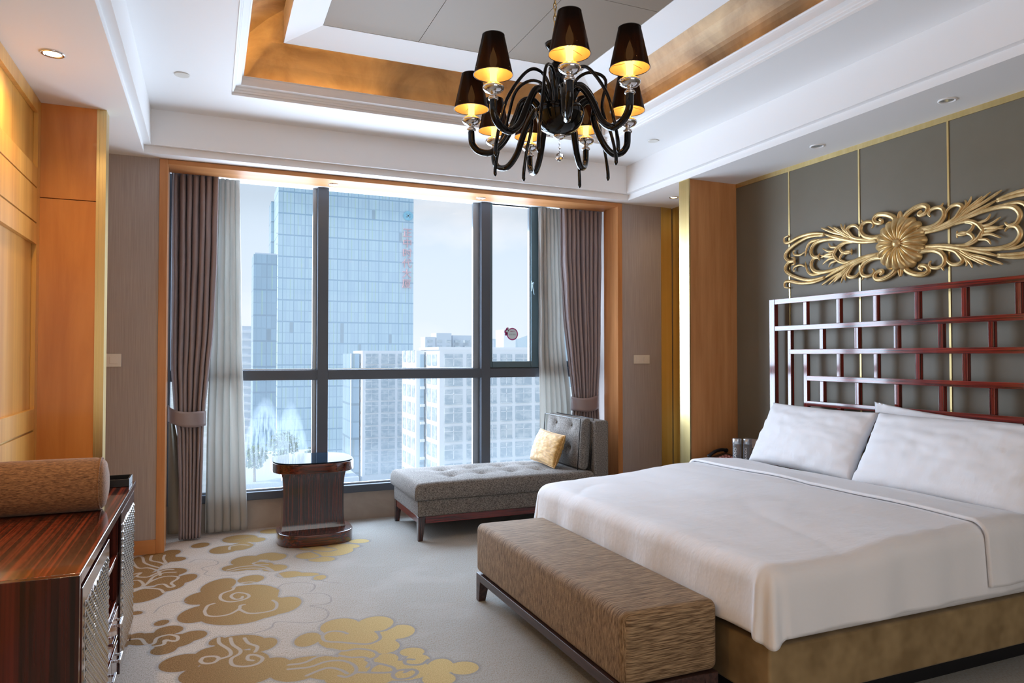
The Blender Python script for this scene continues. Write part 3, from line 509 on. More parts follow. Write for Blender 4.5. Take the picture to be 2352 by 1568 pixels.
# framed panels on the left wall
b = MB(); t_ = .022; xw = X0 + t_
b.box(X0, xw, 4.435, 4.50, 0, ZS); b.box(X0, xw, YB, 4.435, 2.640, ZS)
for z0, z1 in ((2.241, 2.345), (2.055, 2.233), (1.940, 2.047), (.962, 1.070), (.78, .952)): b.box(X0, xw, YB, 4.435, z0, z1)
b.box(X0, xw, YB, 4.435, 0, .77)
ob('trim_8', b, m_wood, kind='structure', bevel=.0015)
b = MB()
for z in (2.237, 2.051, .957): b.box(X0, X0 + .008, YB, 4.435, z - .006, z + .006)
ob('trim_9', b, m_brass, kind='structure')
# right fin with its brass nosing
ob('wall_fin_right', MB().box(3.402, X1, 4.49, 4.60, 0, ZS), m_jamb, kind='structure', bevel=.0015)
b = MB(); b.box(3.384, 3.396, 4.482, 4.605, 0, ZS); b.box(3.396, 3.402, 4.50, 4.60, 0, ZS)
ob('trim_10', b, m_brass, kind='structure')
# brass sliding leaf and lining beyond it
b = MB(); b.box(3.806, 3.872, YW - .004, 5.52, 0, ZS); b.box(3.876, 3.93, YW + .006, 5.52, 0, ZS); b.box(3.935, 3.95, 5.13, 5.46, 0, ZS); b.box(3.930, 3.95, 4.62, 5.11, 0, ZS)
ob('trim_11', b, m_brass, kind='structure', bevel=.001)
# olive wall: brass top strip and upright inlays
b = MB(); b.box(X1 - .006, X1, YB, 4.49, ZS - .034, ZS)
for y in (3.929, 3.327, 2.725, 2.123, 1.52, .92): b.box(X1 - .004, X1, y - .006, y + .006, 0, ZS - .034)
ob('trim_12', b, m_brass, kind='structure')
# ------------------------------------------------------------------ curtains
def drape(name, left, right, pleats, yc, amp, m, label, cat, zb=.012, zt_=2.70, nu=None, lean=0, group=None, phase=0., sharp=1.6, parent=None, seed=0):
    nu = nu or pleats * 14
    def fn(u, v):
        z = lerp(zt_, zb, v); xl, xr = interp(left, z), interp(right, z); wdt = xr - xl
        ph = 2 * pi * (pleats * u + phase) + 1.5 * noise.noise(Vector((u * 4.3, v * 1.1, seed)))
        a = amp * min(1, (wdt / max(.05, (interp(right, 2.6) - interp(left, 2.6)))) ** .5 + .0) * (.72 + .7 * noise.noise(Vector((u * 9, 1.3 * v, seed + 4))))
        y = yc + a * math.copysign(abs(sin(ph)) ** (1 / sharp), sin(ph)) + .010 * noise.noise(Vector((u * 14, v * 7, seed)))
        x = xl + wdt * (u + .25 / pleats * cos(ph) * .5) + .004 * noise.noise(Vector((u * 8, v * 9, seed + 2)))
        return (x, y, z)
    b = MB().grid(fn, nu, 70)
    o = ob(name, b, m, parent, label, cat, group, smooth=True, recalc=False)
    q = o.modifiers.new('cloth thickness', 'SOLIDIFY'); q.thickness = .003
    return o
def tie(parent, xl, xr, z0, z1, yc, r, dz):
    def fn(u, v):
        a = pi * (1.0 + 1.0 * u) * 1.0
        x = (xl + xr) / 2 - (xr - xl) / 2 * cos(pi * u * 1.0) * 1.02
        y = yc - r * sin(pi * u) - .0
        z = lerp(z0, z1, v) + dz * (2 * u - 1) - .02 * sin(pi * u) + .004 * sin(9 * u + v)
        return (x, y, z)
    o = ob('tieback', MB().grid(fn, 30, 6), m_curt, parent, smooth=True, recalc=False)
    q = o.modifiers.new('band thickness', 'SOLIDIFY'); q.thickness = .006; q.offset = 1
    return o
dl = drape('curtain', [(0, -.20), (.40, -.205), (.80, -.215), (.92, -.24), (1.25, -.262), (2.7, -.272)], [(0, -.055), (.5, -.045), (.85, -.038), (1.0, -.03), (1.45, .012), (2.0, .036), (2.7, .045)], 7, 5.745, .046, m_curt,
           'mauve satin curtain tied back at the left end of the window, beside the switch wall', 'curtain', group='satin curtains', seed=3)
tie(dl, -.268, -.03, .855, .965, 5.745, .062, -.022)
ln = ob('lining', MB().grid(lambda u, v: (lerp(-.270, lerp(-.235, -.075, v), u), 5.785 - .02 * sin(u * 6) - .03 * v * (1 - u), lerp(.86, .055, v)), 20, 20), m_lining, dl, smooth=True, recalc=False, label='olive curtain lining showing below the tieback')
ln.modifiers.new('t', 'SOLIDIFY').thickness = .003
dr = drape('curtain', [(0, 3.0), (.80, 3.04), (.93, 3.055), (1.25, 3.01), (1.7, 2.96), (2.2, 2.93), (2.7, 2.918)], [(0, 3.335), (.8, 3.30), (.93, 3.285), (1.3, 3.315), (2.7, 3.335)], 9, 5.745, .046, m_curt,
           'mauve satin curtain tied back at the right end of the window, behind the chaise', 'curtain', group='satin curtains', seed=9)
tie(dr, 3.035, 3.30, .865, .99, 5.745, .062, .012)
drape('sheer_curtain', [(0, -.03), (.9, -.02), (1.5, .0), (2.7, .015)], [(0, .268), (.6, .25), (1.4, .222), (2.7, .197)], 5, 5.845, .022, m_sheer, 'white voile sheer hanging beside the left mauve curtain', 'sheer curtain', zb=.02, sharp=1.1, seed=21, group='voile sheers')
drape('sheer_curtain', [(0, 2.76), (.9, 2.752), (1.5, 2.748), (2.7, 2.742)], [(0, 3.10), (.9, 3.07), (1.5, 3.0), (2.7, 2.96)], 6, 5.845, .022, m_sheer, 'white voile sheer hanging beside the right mauve curtain', 'sheer curtain', zb=.02, sharp=1.1, seed=31, group='voile sheers')

# ------------------------------------------------------------------ downlights and ceiling discs
def downlight(x, y, z, lit, label, r=.048, e=0, group=None, cone=120):
    t = thing('downlight', (x, y, z), label, 'downlight', group)
    ob('trim_ring', MB().lathe([(r, 0), (r + .001, -.004), (r - .006, -.006), (r - .012, -.002), (r - .013, .0)], (x, y, z), 32, cap=False), m_white if not lit else m_chrome, t, smooth=True, recalc=False)
    ob('lamp_face', MB().lathe([(.0005, -.0015), (r - .013, -.0015)], (x, y, z), 24, cap=False), m_spot if lit else m_spotoff, t, recalc=False)
    if lit and e: lamp('downlight_beam', 'SPOT', (0, 0, -.012), e, (1, .70, .38), (0, 0, 0), radius=.03, spot=150, blend=1, parent=t)
    return t
g_ = 'recessed downlights'
downlight(-.665, 3.744, ZS, True, 'lit recessed downlight in the soffit above the panelled left wall', e=38, group=g_)
downlight(3.672, 5.069, ZS, True, 'lit recessed downlight in the soffit near the brass-edged niche', r=.04, e=4, group=g_)
downlight(.874, 5.60, 2.680, True, 'lit downlight under the window surround, above the side table', r=.04, e=2.5, group=g_)
downlight(2.094, 5.60, 2.680, True, 'lit downlight under the window surround, above the foot of the chaise', r=.04, e=2.5, group=g_)
downlight(3.628, 3.456, ZS, False, 'unlit recessed downlight above the near end of the first gilt carving scrolls', r=.045, group=g_)['label'] = 'unlit recessed downlight over the headboard, farther from the camera'
downlight(3.617, 2.561, ZS, False, 'unlit recessed downlight over the headboard, nearer the camera', r=.045, group=g_)
lamp('downlight_beam_rear', 'SPOT', (-.665, 1.9, ZS - .02), 34, (1, .70, .38), radius=.04, spot=150, blend=1)
for x, lb in ((-.163, 'flat beige ceiling disc left of the cornice'), (3.119, 'flat beige ceiling disc right of the chandelier')):
    ob('sprinkler_cover', MB().lathe([(.0005, -.006), (.040, -.006), (.043, -.003), (.043, -.001)], (x, 4.567, Z1), 32, cap=False), m_plast, None, lb, 'ceiling disc', 'flat ceiling discs', recalc=False)
    
# ------------------------------------------------------------------ switches
def switch(x0, x1, z0, z1, n, label):
    y = YW; t = thing('light_switch', ((x0 + x1) / 2, y, z0), label, 'light switch')
    ob('plate', MB().box(x0, x1, y - .010, y, z0, z1), m_plast, t, bevel=.003)
    w_ = (x1 - x0) / n
    for i in range(n):
        c = x0 + w_ * (i + .5); h = (z1 - z0) * .27
        ob('rocker', MB().box(c - h, c + h, y - .0125, y - .009, (z0 + z1) / 2 - h, (z0 + z1) / 2 + h), m_plast, t, bevel=.0015)
    return t
switch(-.640, -.549, 1.276, 1.364, 1, 'cream single light switch on the taupe wall at left')
switch(3.507, 3.674, 1.278, 1.357, 2, 'cream double light switch on the taupe wall right of the window')
t = thing('socket_panel', (3.85, 4.30, .655), 'grey and white socket panel on the olive wall behind the left pillow', 'socket')
ob('plate', MB().box(3.838, 3.85, 4.10, 4.40, .642, .712), m_greyp, t, bevel=.003)
for y0 in (4.18, 4.245): ob('rocker', MB().box(3.834, 3.839, y0, y0 + .04, .655, .698), m_plast, t, bevel=.0015)

# ------------------------------------------------------------------ side table
tb = thing('side_table', (.71, 5.45, 0), 'dark rosewood pedestal side table with black glass top in front of the window', 'side table')
ob('tabletop', MB().prism(superell(.705, 5.45, .290, .282, 3.0, 64), .518, .586), m_rose, tb, bevel=.006)
ob('glass_top', MB().prism(superell(.705, 5.45, .285, .277, 3.0, 64), .5862, .594), m_bglass, tb, bevel=.002, label='black glass top')
ob('base', MB().prism(superell(.722, 5.43, .268, .235, 3.0, 64), 0, .085), m_rose, tb, bevel=.008)
pf = smooth_pts([(.228, 0, .085), (.220, 0, .13), (.216, 0, .22), (.216, 0, .38), (.222, 0, .46), (.236, 0, .518)], 5)
b = MB(); nrow = len(pf)
for p in pf: b.v += [(.712 - p.x, 5.39 - (p.x - .216) * .8, p.z), (.712 + p.x, 5.39 - (p.x - .216) * .8, p.z), (.712 + p.x, 5.51 + (p.x - .216) * .8, p.z), (.712 - p.x, 5.51 + (p.x - .216) * .8, p.z)]
b.f = [(j * 4 + i, j * 4 + (i + 1) % 4, j * 4 + 4 + (i + 1) % 4, j * 4 + 4 + i) for j in range(nrow - 1) for i in range(4)]; b.m = [0] * len(b.f)
ob('pedestal', b, m_rosez, tb, smooth='auto')

# ------------------------------------------------------------------ chaise longue
def tleg(x, y, z1, s0, s1, ox, oy, par, m, nm='leg'):
    """tapered leg: outer corner at x,y; ox, oy = inward signs"""
    a = [(x, y), (x + ox * s1, y), (x + ox * s1, y + oy * s1), (x, y + oy * s1)]; c = [(x, y), (x + ox * s0, y), (x + ox * s0, y + oy * s0), (x, y + oy * s0)]
    if ox * oy < 0: a.reverse(); c.reverse()
    return ob(nm, MB().hexa([(*p, 0) for p in a] + [(*p, z1) for p in c]), m, par, bevel=.002)
def cushion(x0, x1, y0, y1, z0, z1, name, m, par, tufts=(), crown=.02, n=(90, 40), r=.03, depth=.02, sig=.05, label=None):
    """padded block with rounded edges, crowned and buttoned top"""
    b = MB(); nx_, ny_ = n
    def top(u, v):
        x, y = lerp(x0, x1, u), lerp(y0, y1, v)
        e = min(1, min(x - x0, x1 - x, y - y0, y1 - y) / r); e = max(0, e); rr = sqrt(max(0, 1 - (1 - e) ** 2))
        z = z1 - r * (1 - rr) + crown * (sin(pi * u) * sin(pi * v)) ** .5
        for tx, ty in tufts: z -= depth * math.exp(-((x - tx) ** 2 + (y - ty) ** 2) / (2 * sig * sig)) + depth * .6 * math.exp(-((x - tx) ** 2 + (y - ty) ** 2) / (2 * (sig * .3) ** 2))
        z += .0025 * noise.noise(Vector((x * 9, y * 9, 1)))
        return (x, y, z)
    b.grid(top, nx_, ny_)
    P_ = b.v; per = [i for i in range(nx_ + 1)] + [(j + 1) * (nx_ + 1) + nx_ for j in range(ny_)] + [ny_ * (nx_ + 1) + i for i in range(nx_ - 1, -1, -1)] + [j * (nx_ + 1) for j in range(ny_ - 1, 0, -1)]
    base = len(b.v); k = len(per)
    for h, out in ((.45, .004), (.08, .001), (0, -.006)):
        for i in per:
            x, y, z = P_[i]; cx, cy = (x0 + x1) / 2, (y0 + y1) / 2
            ox = out if x >= x1 - 1e-6 else (-out if x <= x0 + 1e-6 else 0); oy = out if y >= y1 - 1e-6 else (-out if y <= y0 + 1e-6 else 0)
            b.v.append((x + ox, y + oy, lerp(z0, z, h)))
    ringi = [per] + [[base + q * k + i for i in range(k)] for q in range(3)]
    for A, B in zip(ringi, ringi[1:]):
        for i in range(k): b.f.append((A[i], B[i], B[(i + 1) % k], A[(i + 1) % k])); b.m.append(0)
    b.f.append(tuple(reversed(ringi[-1]))); b.m.append(0)
    return ob(name, b, m, par, smooth=True, label=label)
ch = thing('chaise_longue', (2.2, 5.42, 0), 'grey tweed chaise longue with buttoned seat on rosewood legs under the window', 'chaise longue')
for x, y, ox, oy in ((1.405, 5.045, 1, 1), (1.405, 5.775, 1, -1), (2.99, 5.045, -1, 1), (2.99, 5.775, -1, -1)): tleg(x, y, .175, .055, .035, ox, oy, ch, m_rosez)
ob('rail', MB().box(1.46, 2.935, 5.050, 5.075, .125, .175).box(1.46, 2.935, 5.745, 5.77, .125, .175).box(1.41, 1.435, 5.10, 5.72, .125, .175).box(2.96, 2.985, 5.10, 5.72, .125, .175), m_latx, ch, bevel=.002)
ob('seat_base', MB().box(1.402, 2.99, 5.042, 5.778, .175, .296), m_chaise, ch, bevel=.012, seg=3)
tf = [(x, y) for x in (1.74, 1.99, 2.24, 2.49) for y in (5.29, 5.55)]
sc_ = cushion(1.378, 2.865, 5.025, 5.79, .297, .418, 'seat_cushion', m_chaise, ch, tf, .022, (150, 74), .035, .024, .055)
for x, y in tf: ob('button', MB().lathe([(.0005, .008), (.008, .006), (.011, 0), (.008, -.004)], (x, y, .400), 12, cap=False), m_chaise, sc_, smooth=True)
ob('back_panel', MB().box(2.872, 3.005, 5.045, 5.778, .296, .822), m_chaise, ch, bevel=.02, seg=3)
# leaning back cushion with two visible buttons, piped edges
def backc(u, v, side):
    U, V = 2 * u - 1, 2 * v - 1; t_ = .052 * ((1 - U ** 4) * (1 - V ** 4)) ** .28
    y = 5.425 + .330 * U; z = .632 + .205 * V
    d = 0
    if side < 0:
        for by, bz in ((.14, .14), (-.14, .14), (.14, -.05), (-.14, -.05)): q = ((y - 5.425 - by) ** 2 + (z - .632 - bz) ** 2); d += .022 * math.exp(-q / (2 * .035 ** 2)) + .012 * math.exp(-q / (2 * .012 ** 2))
    x = 2.805 + (z - .43) * .07 + side * (t_ + (.012 if abs(U) < 1 and abs(V) < 1 else .012)) - side * 0 + (d if side < 0 else 0)
    return (x, y, z)
b = MB().grid(lambda u, v: backc(u, v, -1), 60, 40).grid(lambda u, v: backc(1 - u, v, 1), 60, 40)
per1 = [(u / 60, 0) for u in range(61)] + [(1, v / 40) for v in range(1, 41)] + [(u / 60, 1) for u in range(59, -1, -1)] + [(0, v / 40) for v in range(39, 0, -1)]
base = len(b.v); k = len(per1); b.v += [backc(u, v, -1) for u, v in per1] + [backc(u, v, 1) for u, v in per1]
b.f += [(base + i, base + (i + 1) % k, base + k + (i + 1) % k, base + k + i) for i in range(k)]; b.m += [0] * k
bc = ob('back_cushion', b, m_chaise, ch, weld=True, smooth=True)
for by, bz in ((.14, .14), (-.14, .14)):
    o_ = ob('button', MB().lathe([(.0005, .008), (.008, .006), (.011, 0), (.008, -.004)], (0, 0, 0), 12, cap=False), m_chaise, None, smooth=True, loc=(0, 0, 0)); o_.parent = bc
    o_.matrix_basis = Matrix.Translation(Vector((2.785, 5.425 + by, .632 + bz)) - origin(bc)) @ Matrix.Rotation(radians(-90), 4, 'Y')
ob('piping', MB().tube([(2.752 + .0 + (z - .43) * .07 - .012, y, z) for y, z in [(5.425 - .33, .427), (5.425 - .33, .837), (5.425 + .33, .837), (5.425 + .33, .427)]], .004, 8).tube([(2.858 + (z - .43) * .07, y, z) for y, z in [(5.095, .427), (5.095, .837), (5.755, .837)]], .004, 8), m_black, bc, smooth=True)

def pillow(name, c, W_, H_, T_, ax_w, ax_h, m, label, cat, group=None, seed=0, wr=.006, conc=(.05, .08), pipe=None, nn=(56, 40), pw=.42):
    """soft pillow centred at c spanned by unit vectors ax_w (width) and ax_h (height)"""
    A_, B_ = Vector(ax_w).normalized(), Vector(ax_h).normalized(); N_ = A_.cross(B_).normalized(); c = Vector(c)
    def fn(u, v, s):
        U, V = 2 * u - 1, 2 * v - 1
        x = W_ / 2 * U * (1 - conc[0] * (1 - V * V)); y = H_ / 2 * V * (1 - conc[1] * (1 - U * U))
        t_ = T_ / 2 * (max(0, (1 - U * U)) * max(0, (1 - V * V))) ** pw
        w_ = wr * (noise.noise(Vector((U * 2.2 + seed, V * 4.5, seed))) + .6 * noise.noise(Vector((U * 3 + V * 6, V * 3 - U * 5, seed + 5)))) * min(1, 6 * t_ / T_)
        q = (1 - abs(U)) * 3
        w_ += wr * .5 * sin(V * 13 + 5 * noise.noise(Vector((V * 2, U * 2, seed)))) * max(0, 1 - abs(q - .5) * 1.6) * min(1, 4 * t_ / T_)
        return c + A_ * x + B_ * y + N_ * s * (t_ + w_)
    b = MB().grid(lambda u, v: fn(u, v, 1), *nn).grid(lambda u, v: fn(1 - u, v, -1), *nn)
    o = ob(name, b, m, None, label, cat, group, weld=True, smooth=True)
    if pipe:
        L_ = [fn(u / 30, 0, 1) for u in range(30)] + [fn(1, v / 20, 1) for v in range(20)] + [fn(1 - u / 30, 1, 1) for u in range(30)] + [fn(0, 1 - v / 20, 1) for v in range(21)]
        ob('piping', MB().tube(L_, .005, 8), m, o, smooth=True)
    return o
pillow('lumbar_cushion', (2.635, 5.435, .572), .47, .275, .13, (.0, -1, -.03), (.36, 0, .93), m_yel, 'golden velvet lumbar cushion leaning on the chaise backrest', 'cushion', seed=4, wr=.006, pipe=True, conc=(.03, .04), pw=.36)

# ------------------------------------------------------------------ bench at the foot of the bed
be = thing('bed_end_bench', (1.58, 2.97, 0), 'bronze chenille bench with dark wooden frame at the foot of the bed', 'bench')
for x, y, ox, oy in ((1.372, 3.735, 1, -1), (1.79, 3.735, -1, -1), (1.372, 2.205, 1, 1), (1.79, 2.205, -1, 1)): tleg(x, y, .150, .065, .04, ox, oy, be, m_dark)
ob('frame', MB().box(1.370, 1.400, 2.2685, 3.6715, .112, .153).box(1.762, 1.792, 2.2685, 3.6715, .112, .153).box(1.4355, 1.7265, 2.203, 2.235, .112, .153).box(1.4355, 1.7265, 3.705, 3.737, .112, .153), m_dark, be, bevel=.002)
bm_ = bmesh.new(); bmesh.ops.create_cube(bm_, size=1)
for v in bm_.verts: v.co = Vector((1.580 + v.co.x * .422, 2.968 + v.co.y * 1.535, .289 + v.co.z * .268))
bmesh.ops.bevel(bm_, geom=list(bm_.edges), offset=.034, segments=5, affect='EDGES', profile=.5)
b = MB(); b.v = [tuple(v.co) for v in bm_.verts]; b.f = [tuple(v.index for v in f.verts) for f in bm_.faces]; b.m = [0] * len(b.f); bm_.free()
cu_ = ob('cushion', b, m_bench, be, smooth='auto')
# ------------------------------------------------------------------ bed
bed = thing('bed', (2.82, 2.94, 0), 'king bed with bronze suede base and white mattress against the olive wall', 'bed')
ob('plinth', MB().box(1.93, 3.74, 2.08, 3.80, 0, .10), m_black, bed)
ob('base', MB().box(1.845, 3.76, 1.995, 3.885, .10, .305), m_bedb, bed, bevel=.012, seg=3)
bm_ = bmesh.new(); bmesh.ops.create_cube(bm_, size=1)
for v in bm_.verts: v.co = Vector((2.795 + v.co.x * 1.90, 2.94 + v.co.y * 1.90, .435 + v.co.z * .255))
bmesh.ops.bevel(bm_, geom=list(bm_.edges), offset=.05, segments=4, affect='EDGES', profile=.5)
b = MB(); b.v = [tuple(v.co) for v in bm_.verts]; b.f = [tuple(v.index for v in f.verts) for f in bm_.faces]; b.m = [0] * len(b.f); bm_.free()
ob('mattress', b, m_linen, bed, smooth='auto')
def duvet_pt(a, b_, off, drop_to, xA=1.885, yA=2.035, yB=3.845, R=.075):
    dx = max(0, xA - a); dyn = max(0, yA - b_); dyf = max(0, b_ - yB); dy = max(dyn, dyf)
    X_, Y_ = max(a, xA), min(max(b_, yA), yB)
    zt_ = .590 + .060 * sst(1.95, 2.95, X_) + .018 * sin(pi * (X_ - 1.8) / 1.6) * sin(pi * (Y_ - 2.0) / 1.87) - .03 * sst(3.1, 3.5, X_)
    zt_ += .009 * noise.noise(Vector((X_ * 3, Y_ * 1.6, 3))) - .007 * (1 - abs(noise.noise(Vector((X_ * 2.2 + 4, Y_ * .9, 5)))) * 2) ** 6 * .6 + .0045 * noise.noise(Vector((X_ * 9, Y_ * 3 + X_ * 4, 7))) + off
    if dx == 0 and dy == 0: return (X_, Y_, zt_)
    d = max(dx, dy); th = atan2_(dy, dx)
    corner = dx > 0 and dy > 0
    hang = d / .30                                  # 0..1
    total = (zt_ - drop_to); arc = R * pi / 2; straight = total - R
    s_ = hang * (arc + straight)
    if s_ < arc: h = R * sin(s_ / R); dr_ = R * (1 - cos(s_ / R))
    else: h = R + (s_ - arc) * .06; dr_ = R + (s_ - arc)
    h += off
    if corner:
        k = sin(2 * th); h += k * hang * (.018 + .020 * sin(7 * th + 1.0)); dr_ += .030 * k * hang
    else: h += .007 * hang * sin((X_ if dy > 0 else Y_) * 17 + 2 * noise.noise(Vector((X_ * 2, Y_ * 2, 0)))) + .006 * hang * noise.noise(Vector((X_ * 5, Y_ * 5, a * 9)))
    return (X_ - h * cos(th), Y_ + (h * sin(th)) * (-1 if dyn > 0 else 1), zt_ - dr_)
def atan2_(y, x): return math.atan2(y, x)
def cloth(name, a0, a1, na, nb, off, drop, th_, label, cat, m=m_linen):
    def fn(u, v):
        a = lerp(a0, a1, u); b_ = lerp(2.035 - .30, 3.845 + .30, v)
        if callable(drop): dt_ = drop(a)
        else: dt_ = drop
        return duvet_pt(a, b_, off, dt_)
    o = ob(name, MB().grid(fn, na, nb), m, None, label, cat, smooth=True, recalc=False)
    q = o.modifiers.new('cloth thickness', 'SOLIDIFY'); q.thickness = th_; q.offset = -1
    return o
cloth('duvet', 1.885 - .30, 3.36, 150, 190, .0, lambda a: .352 + .012 * sst(2.0, 3.2, a), .014, 'plump white duvet spread over the bed, hanging down its near side', 'duvet')
cloth('sheet_turndown', 2.955, 3.345, 34, 190, .018, .40, .014, 'white sheet turned back in a band across the duvet below the pillows', 'sheet')
gp = 'white pillows propped at the head of the bed'
pillow('bed_pillow', (3.705, 2.70, .832), .86, .42, .055, (0, -1, -.07), (.12, 0, .99), m_linen, 'white pillow behind the right front pillow, its rumpled corner showing between the two', 'pillow', gp, seed=15, wr=.014)
pillow('bed_pillow', (3.54, 3.462, .818), .86, .46, .185, (0, -1, -.01), (.50, 0, .86), m_linen, 'left front white pillow, its far corner pointing up beside the lattice post', 'pillow', gp, seed=2, wr=.008, conc=(.045, .06))
pillow('bed_pillow', (3.51, 2.520, .812), 1.0, .48, .19, (0, -1, .0), (.52, 0, .86), m_linen, 'right front white pillow, the larger and nearer to the camera', 'pillow', gp, seed=6, wr=.009, conc=(.045, .05))

# ------------------------------------------------------------------ lattice headboard
hb = thing('headboard', (3.79, 2.985, 0), 'red lacquered lattice headboard standing against the olive wall', 'headboard')
xa_, xb2 = 3.762, 3.792
def hpost(y0, y1, z0, z1, nm='post', xo=0): return ob(nm, MB().box(xa_ - xo, xb2, y0, y1, z0, z1), m_lat if nm == 'rail' else m_latz, hb, bevel=.002)
YC = 2.985
def mir(y): return 2 * YC - y
hpost(3.985, 4.037, 0, 1.757, xo=.006); hpost(mir(4.037), mir(3.985), 0, 1.757, xo=.006)
hpost(3.836, 3.866, 0, 1.529); hpost(mir(3.866), mir(3.836), 0, 1.529)
hpost(3.690, 3.722, 0, 1.362); hpost(mir(3.722), mir(3.690), 0, 1.362)
for z0, z1, y0, y1 in ((1.720, 1.757, mir(3.985), 3.985), (1.529, 1.563, mir(3.985), 3.985), (1.362, 1.395, mir(3.850), 3.850), (1.180, 1.214, mir(3.690), 3.690), (1.009, 1.042, mir(3.690), 3.690), (.838, .87, mir(3.690), 3.690)): hpost(y0, y1, z0, z1, 'rail', .004)
g1 = [3.705, 3.425, 3.145, 2.865, 2.585, 2.305]; g2 = [3.565, 3.285, 3.003, 2.723, 2.443]
for z0, z1, ys_ in ((1.563, 1.720, [3.705, 3.425, 3.145, 2.865, 2.585, 2.305, 2.10]), (1.395, 1.529, g2 + [2.2]), (1.214, 1.362, g1[1:5]), (1.042, 1.180, g2), (.87, 1.009, g1[1:5])):
    for y in ys_: hpost(y - .015, y + .015, z0, z1, 'bar')

# ------------------------------------------------------------------ gilded carving
orn = thing('wall_carving', (3.85, 3.021, 1.84), 'long gilded carved scrollwork panel with central flower above the headboard', 'wall carving')
b = MB(); CY, CZ = 3.021, 2.026
for pts, w in STROKES:
    P_ = smooth_pts([(0, y, z) for y, z in pts], 5)
    for sy in (1, -1):
        for sz in (1, -1):
            k = len(P_); R_ = []
            for i in range(k):
                t = i / (k - 1); R_.append(w * .98 * (.10 + .90 * sin(pi * min(1, max(0, .10 + t * .87))) ** .7))
            Q = [(3.832, CY + p.y * sy, CZ + p.z * sz) for p in P_]
            b.tube(Q, R_, 10, flat=.62, up=(1, 0, 0))
            nrm = 2.2
            b.tube([(3.832 - R_[i] * .56, *Q[i][1:]) for i in range(k)], [r * .30 for r in R_], 6, flat=1, up=(1, 0, 0))
ob('scrollwork', b, m_gold, orn, smooth=True)
b = MB()
def petal(u, v):
    th = 2 * pi * u; k = abs(cos(9 * th)); R_ = .172 * (.90 + .10 * k ** .6) ; r = R_ * v
    h = .030 + .030 * sin(pi * min(1, v * .95)) * (.15 + .85 * k ** .6) - .02 * v ** 3
    return (3.840 - h * (1 if v < 1 else .0), CY + r * cos(th), CZ + r * sin(th))
b.grid(petal, 192, 16)
b.lathe([(.0005, .055), (.012, .054), (.024, .046), (.030, .034), (.030, .02)], (0, 0, 0), 24, cap=False, M4=Matrix.Translation((3.834, CY, CZ)) @ Matrix.Rotation(radians(-90), 4, 'Y'))
ob('flower', b, m_gold, orn, smooth=True, label='fluted gilt flower at the centre')

# ------------------------------------------------------------------ nightstand and what stands on it
ns = thing('nightstand', (3.60, 4.20, 0), 'rosewood nightstand mostly hidden behind the far head corner of the bed', 'nightstand')
ob('body', MB().box(3.37, 3.845, 4.055, 4.44, .06, .525), m_rosez, ns, bevel=.003)
ob('top', MB().box(3.345, 3.848, 4.042, 4.455, .525, .545), m_rosey, ns, bevel=.004)
ob('plinth', MB().box(3.40, 3.845, 4.07, 4.42, 0, .06), m_black, ns)
ob('drawer_front', MB().box(3.362, 3.37, 4.07, 4.42, .33, .51), m_rosey, ns, bevel=.002)
def bottle(x, y, lab):
    t = thing('water_bottle', (x, y, .545), lab, 'water bottle', 'water bottles on the nightstand')
    ob('body', MB().lathe([(.026, 0), (.031, .004), (.031, .158), (.030, .160)], (x, y, .545), 28), m_bottle, t, smooth='auto')
    ob('cap', MB().lathe([(.0315, .160), (.0325, .162), (.0325, .195), (.031, .198), (.0005, .198)], (x, y, .545), 28, cap=False), m_cap, t, smooth='auto', label='satin silver cap')
    d_ = Vector((-x, -y, 0)).normalized(); a = math.atan2(d_.y, d_.x)
    text_mesh('lettering', 'OASO', .038, m_print, t, Matrix.Translation((0, 0, .085)) @ Matrix.Rotation(a - .35, 4, 'Z') @ Matrix.Translation((.0335, 0, 0)) @ Matrix.Rotation(radians(90), 4, 'Z') @ Matrix.Rotation(radians(90), 4, 'X') @ Matrix.Rotation(radians(90), 4, 'Z') @ Matrix.Diagonal((1, .6, 1, 1)))
    return t
bottle(3.565, 4.168, 'clear water bottle with silver cap on the nightstand, the left one of two')
bottle(3.625, 4.125, 'clear water bottle with silver cap on the nightstand, the right one by the sockets')
ph = thing('telephone', (3.56, 4.30, .545), 'black desk telephone on the nightstand beside the water bottles', 'telephone')
ob('base', MB().hexa([(3.47, 4.20, .545), (3.64, 4.20, .545), (3.64, 4.40, .545), (3.47, 4.40, .545), (3.47, 4.20, .565), (3.64, 4.20, .595), (3.64, 4.40, .610), (3.47, 4.40, .575)]), m_black, ph, bevel=.004)
ob('handset', MB().tube(smooth_pts([(3.475, 4.375, .585), (3.49, 4.372, .605), (3.54, 4.37, .628), (3.60, 4.37, .636), (3.64, 4.37, .625)], 5), [.018] * 4 + [.013] * 14 + [.018] * 3, 10), m_black, ph, smooth=True)
b = MB()
for i in range(4):
    for j in range(3): b.box(3.50 + i * .026, 3.518 + i * .026, 4.225 + j * .036, 4.25 + j * .036, .575 + i * .005, .582 + i * .006 + j * .003)
ob('keypad', b, m_red, ph)
ob('remote_control', MB().prism(superell(3.40, 4.385, .040, .022, 5, 24), .545, .560), m_black, None, 'black remote control lying at the front edge of the nightstand', 'remote control', bevel=.003)

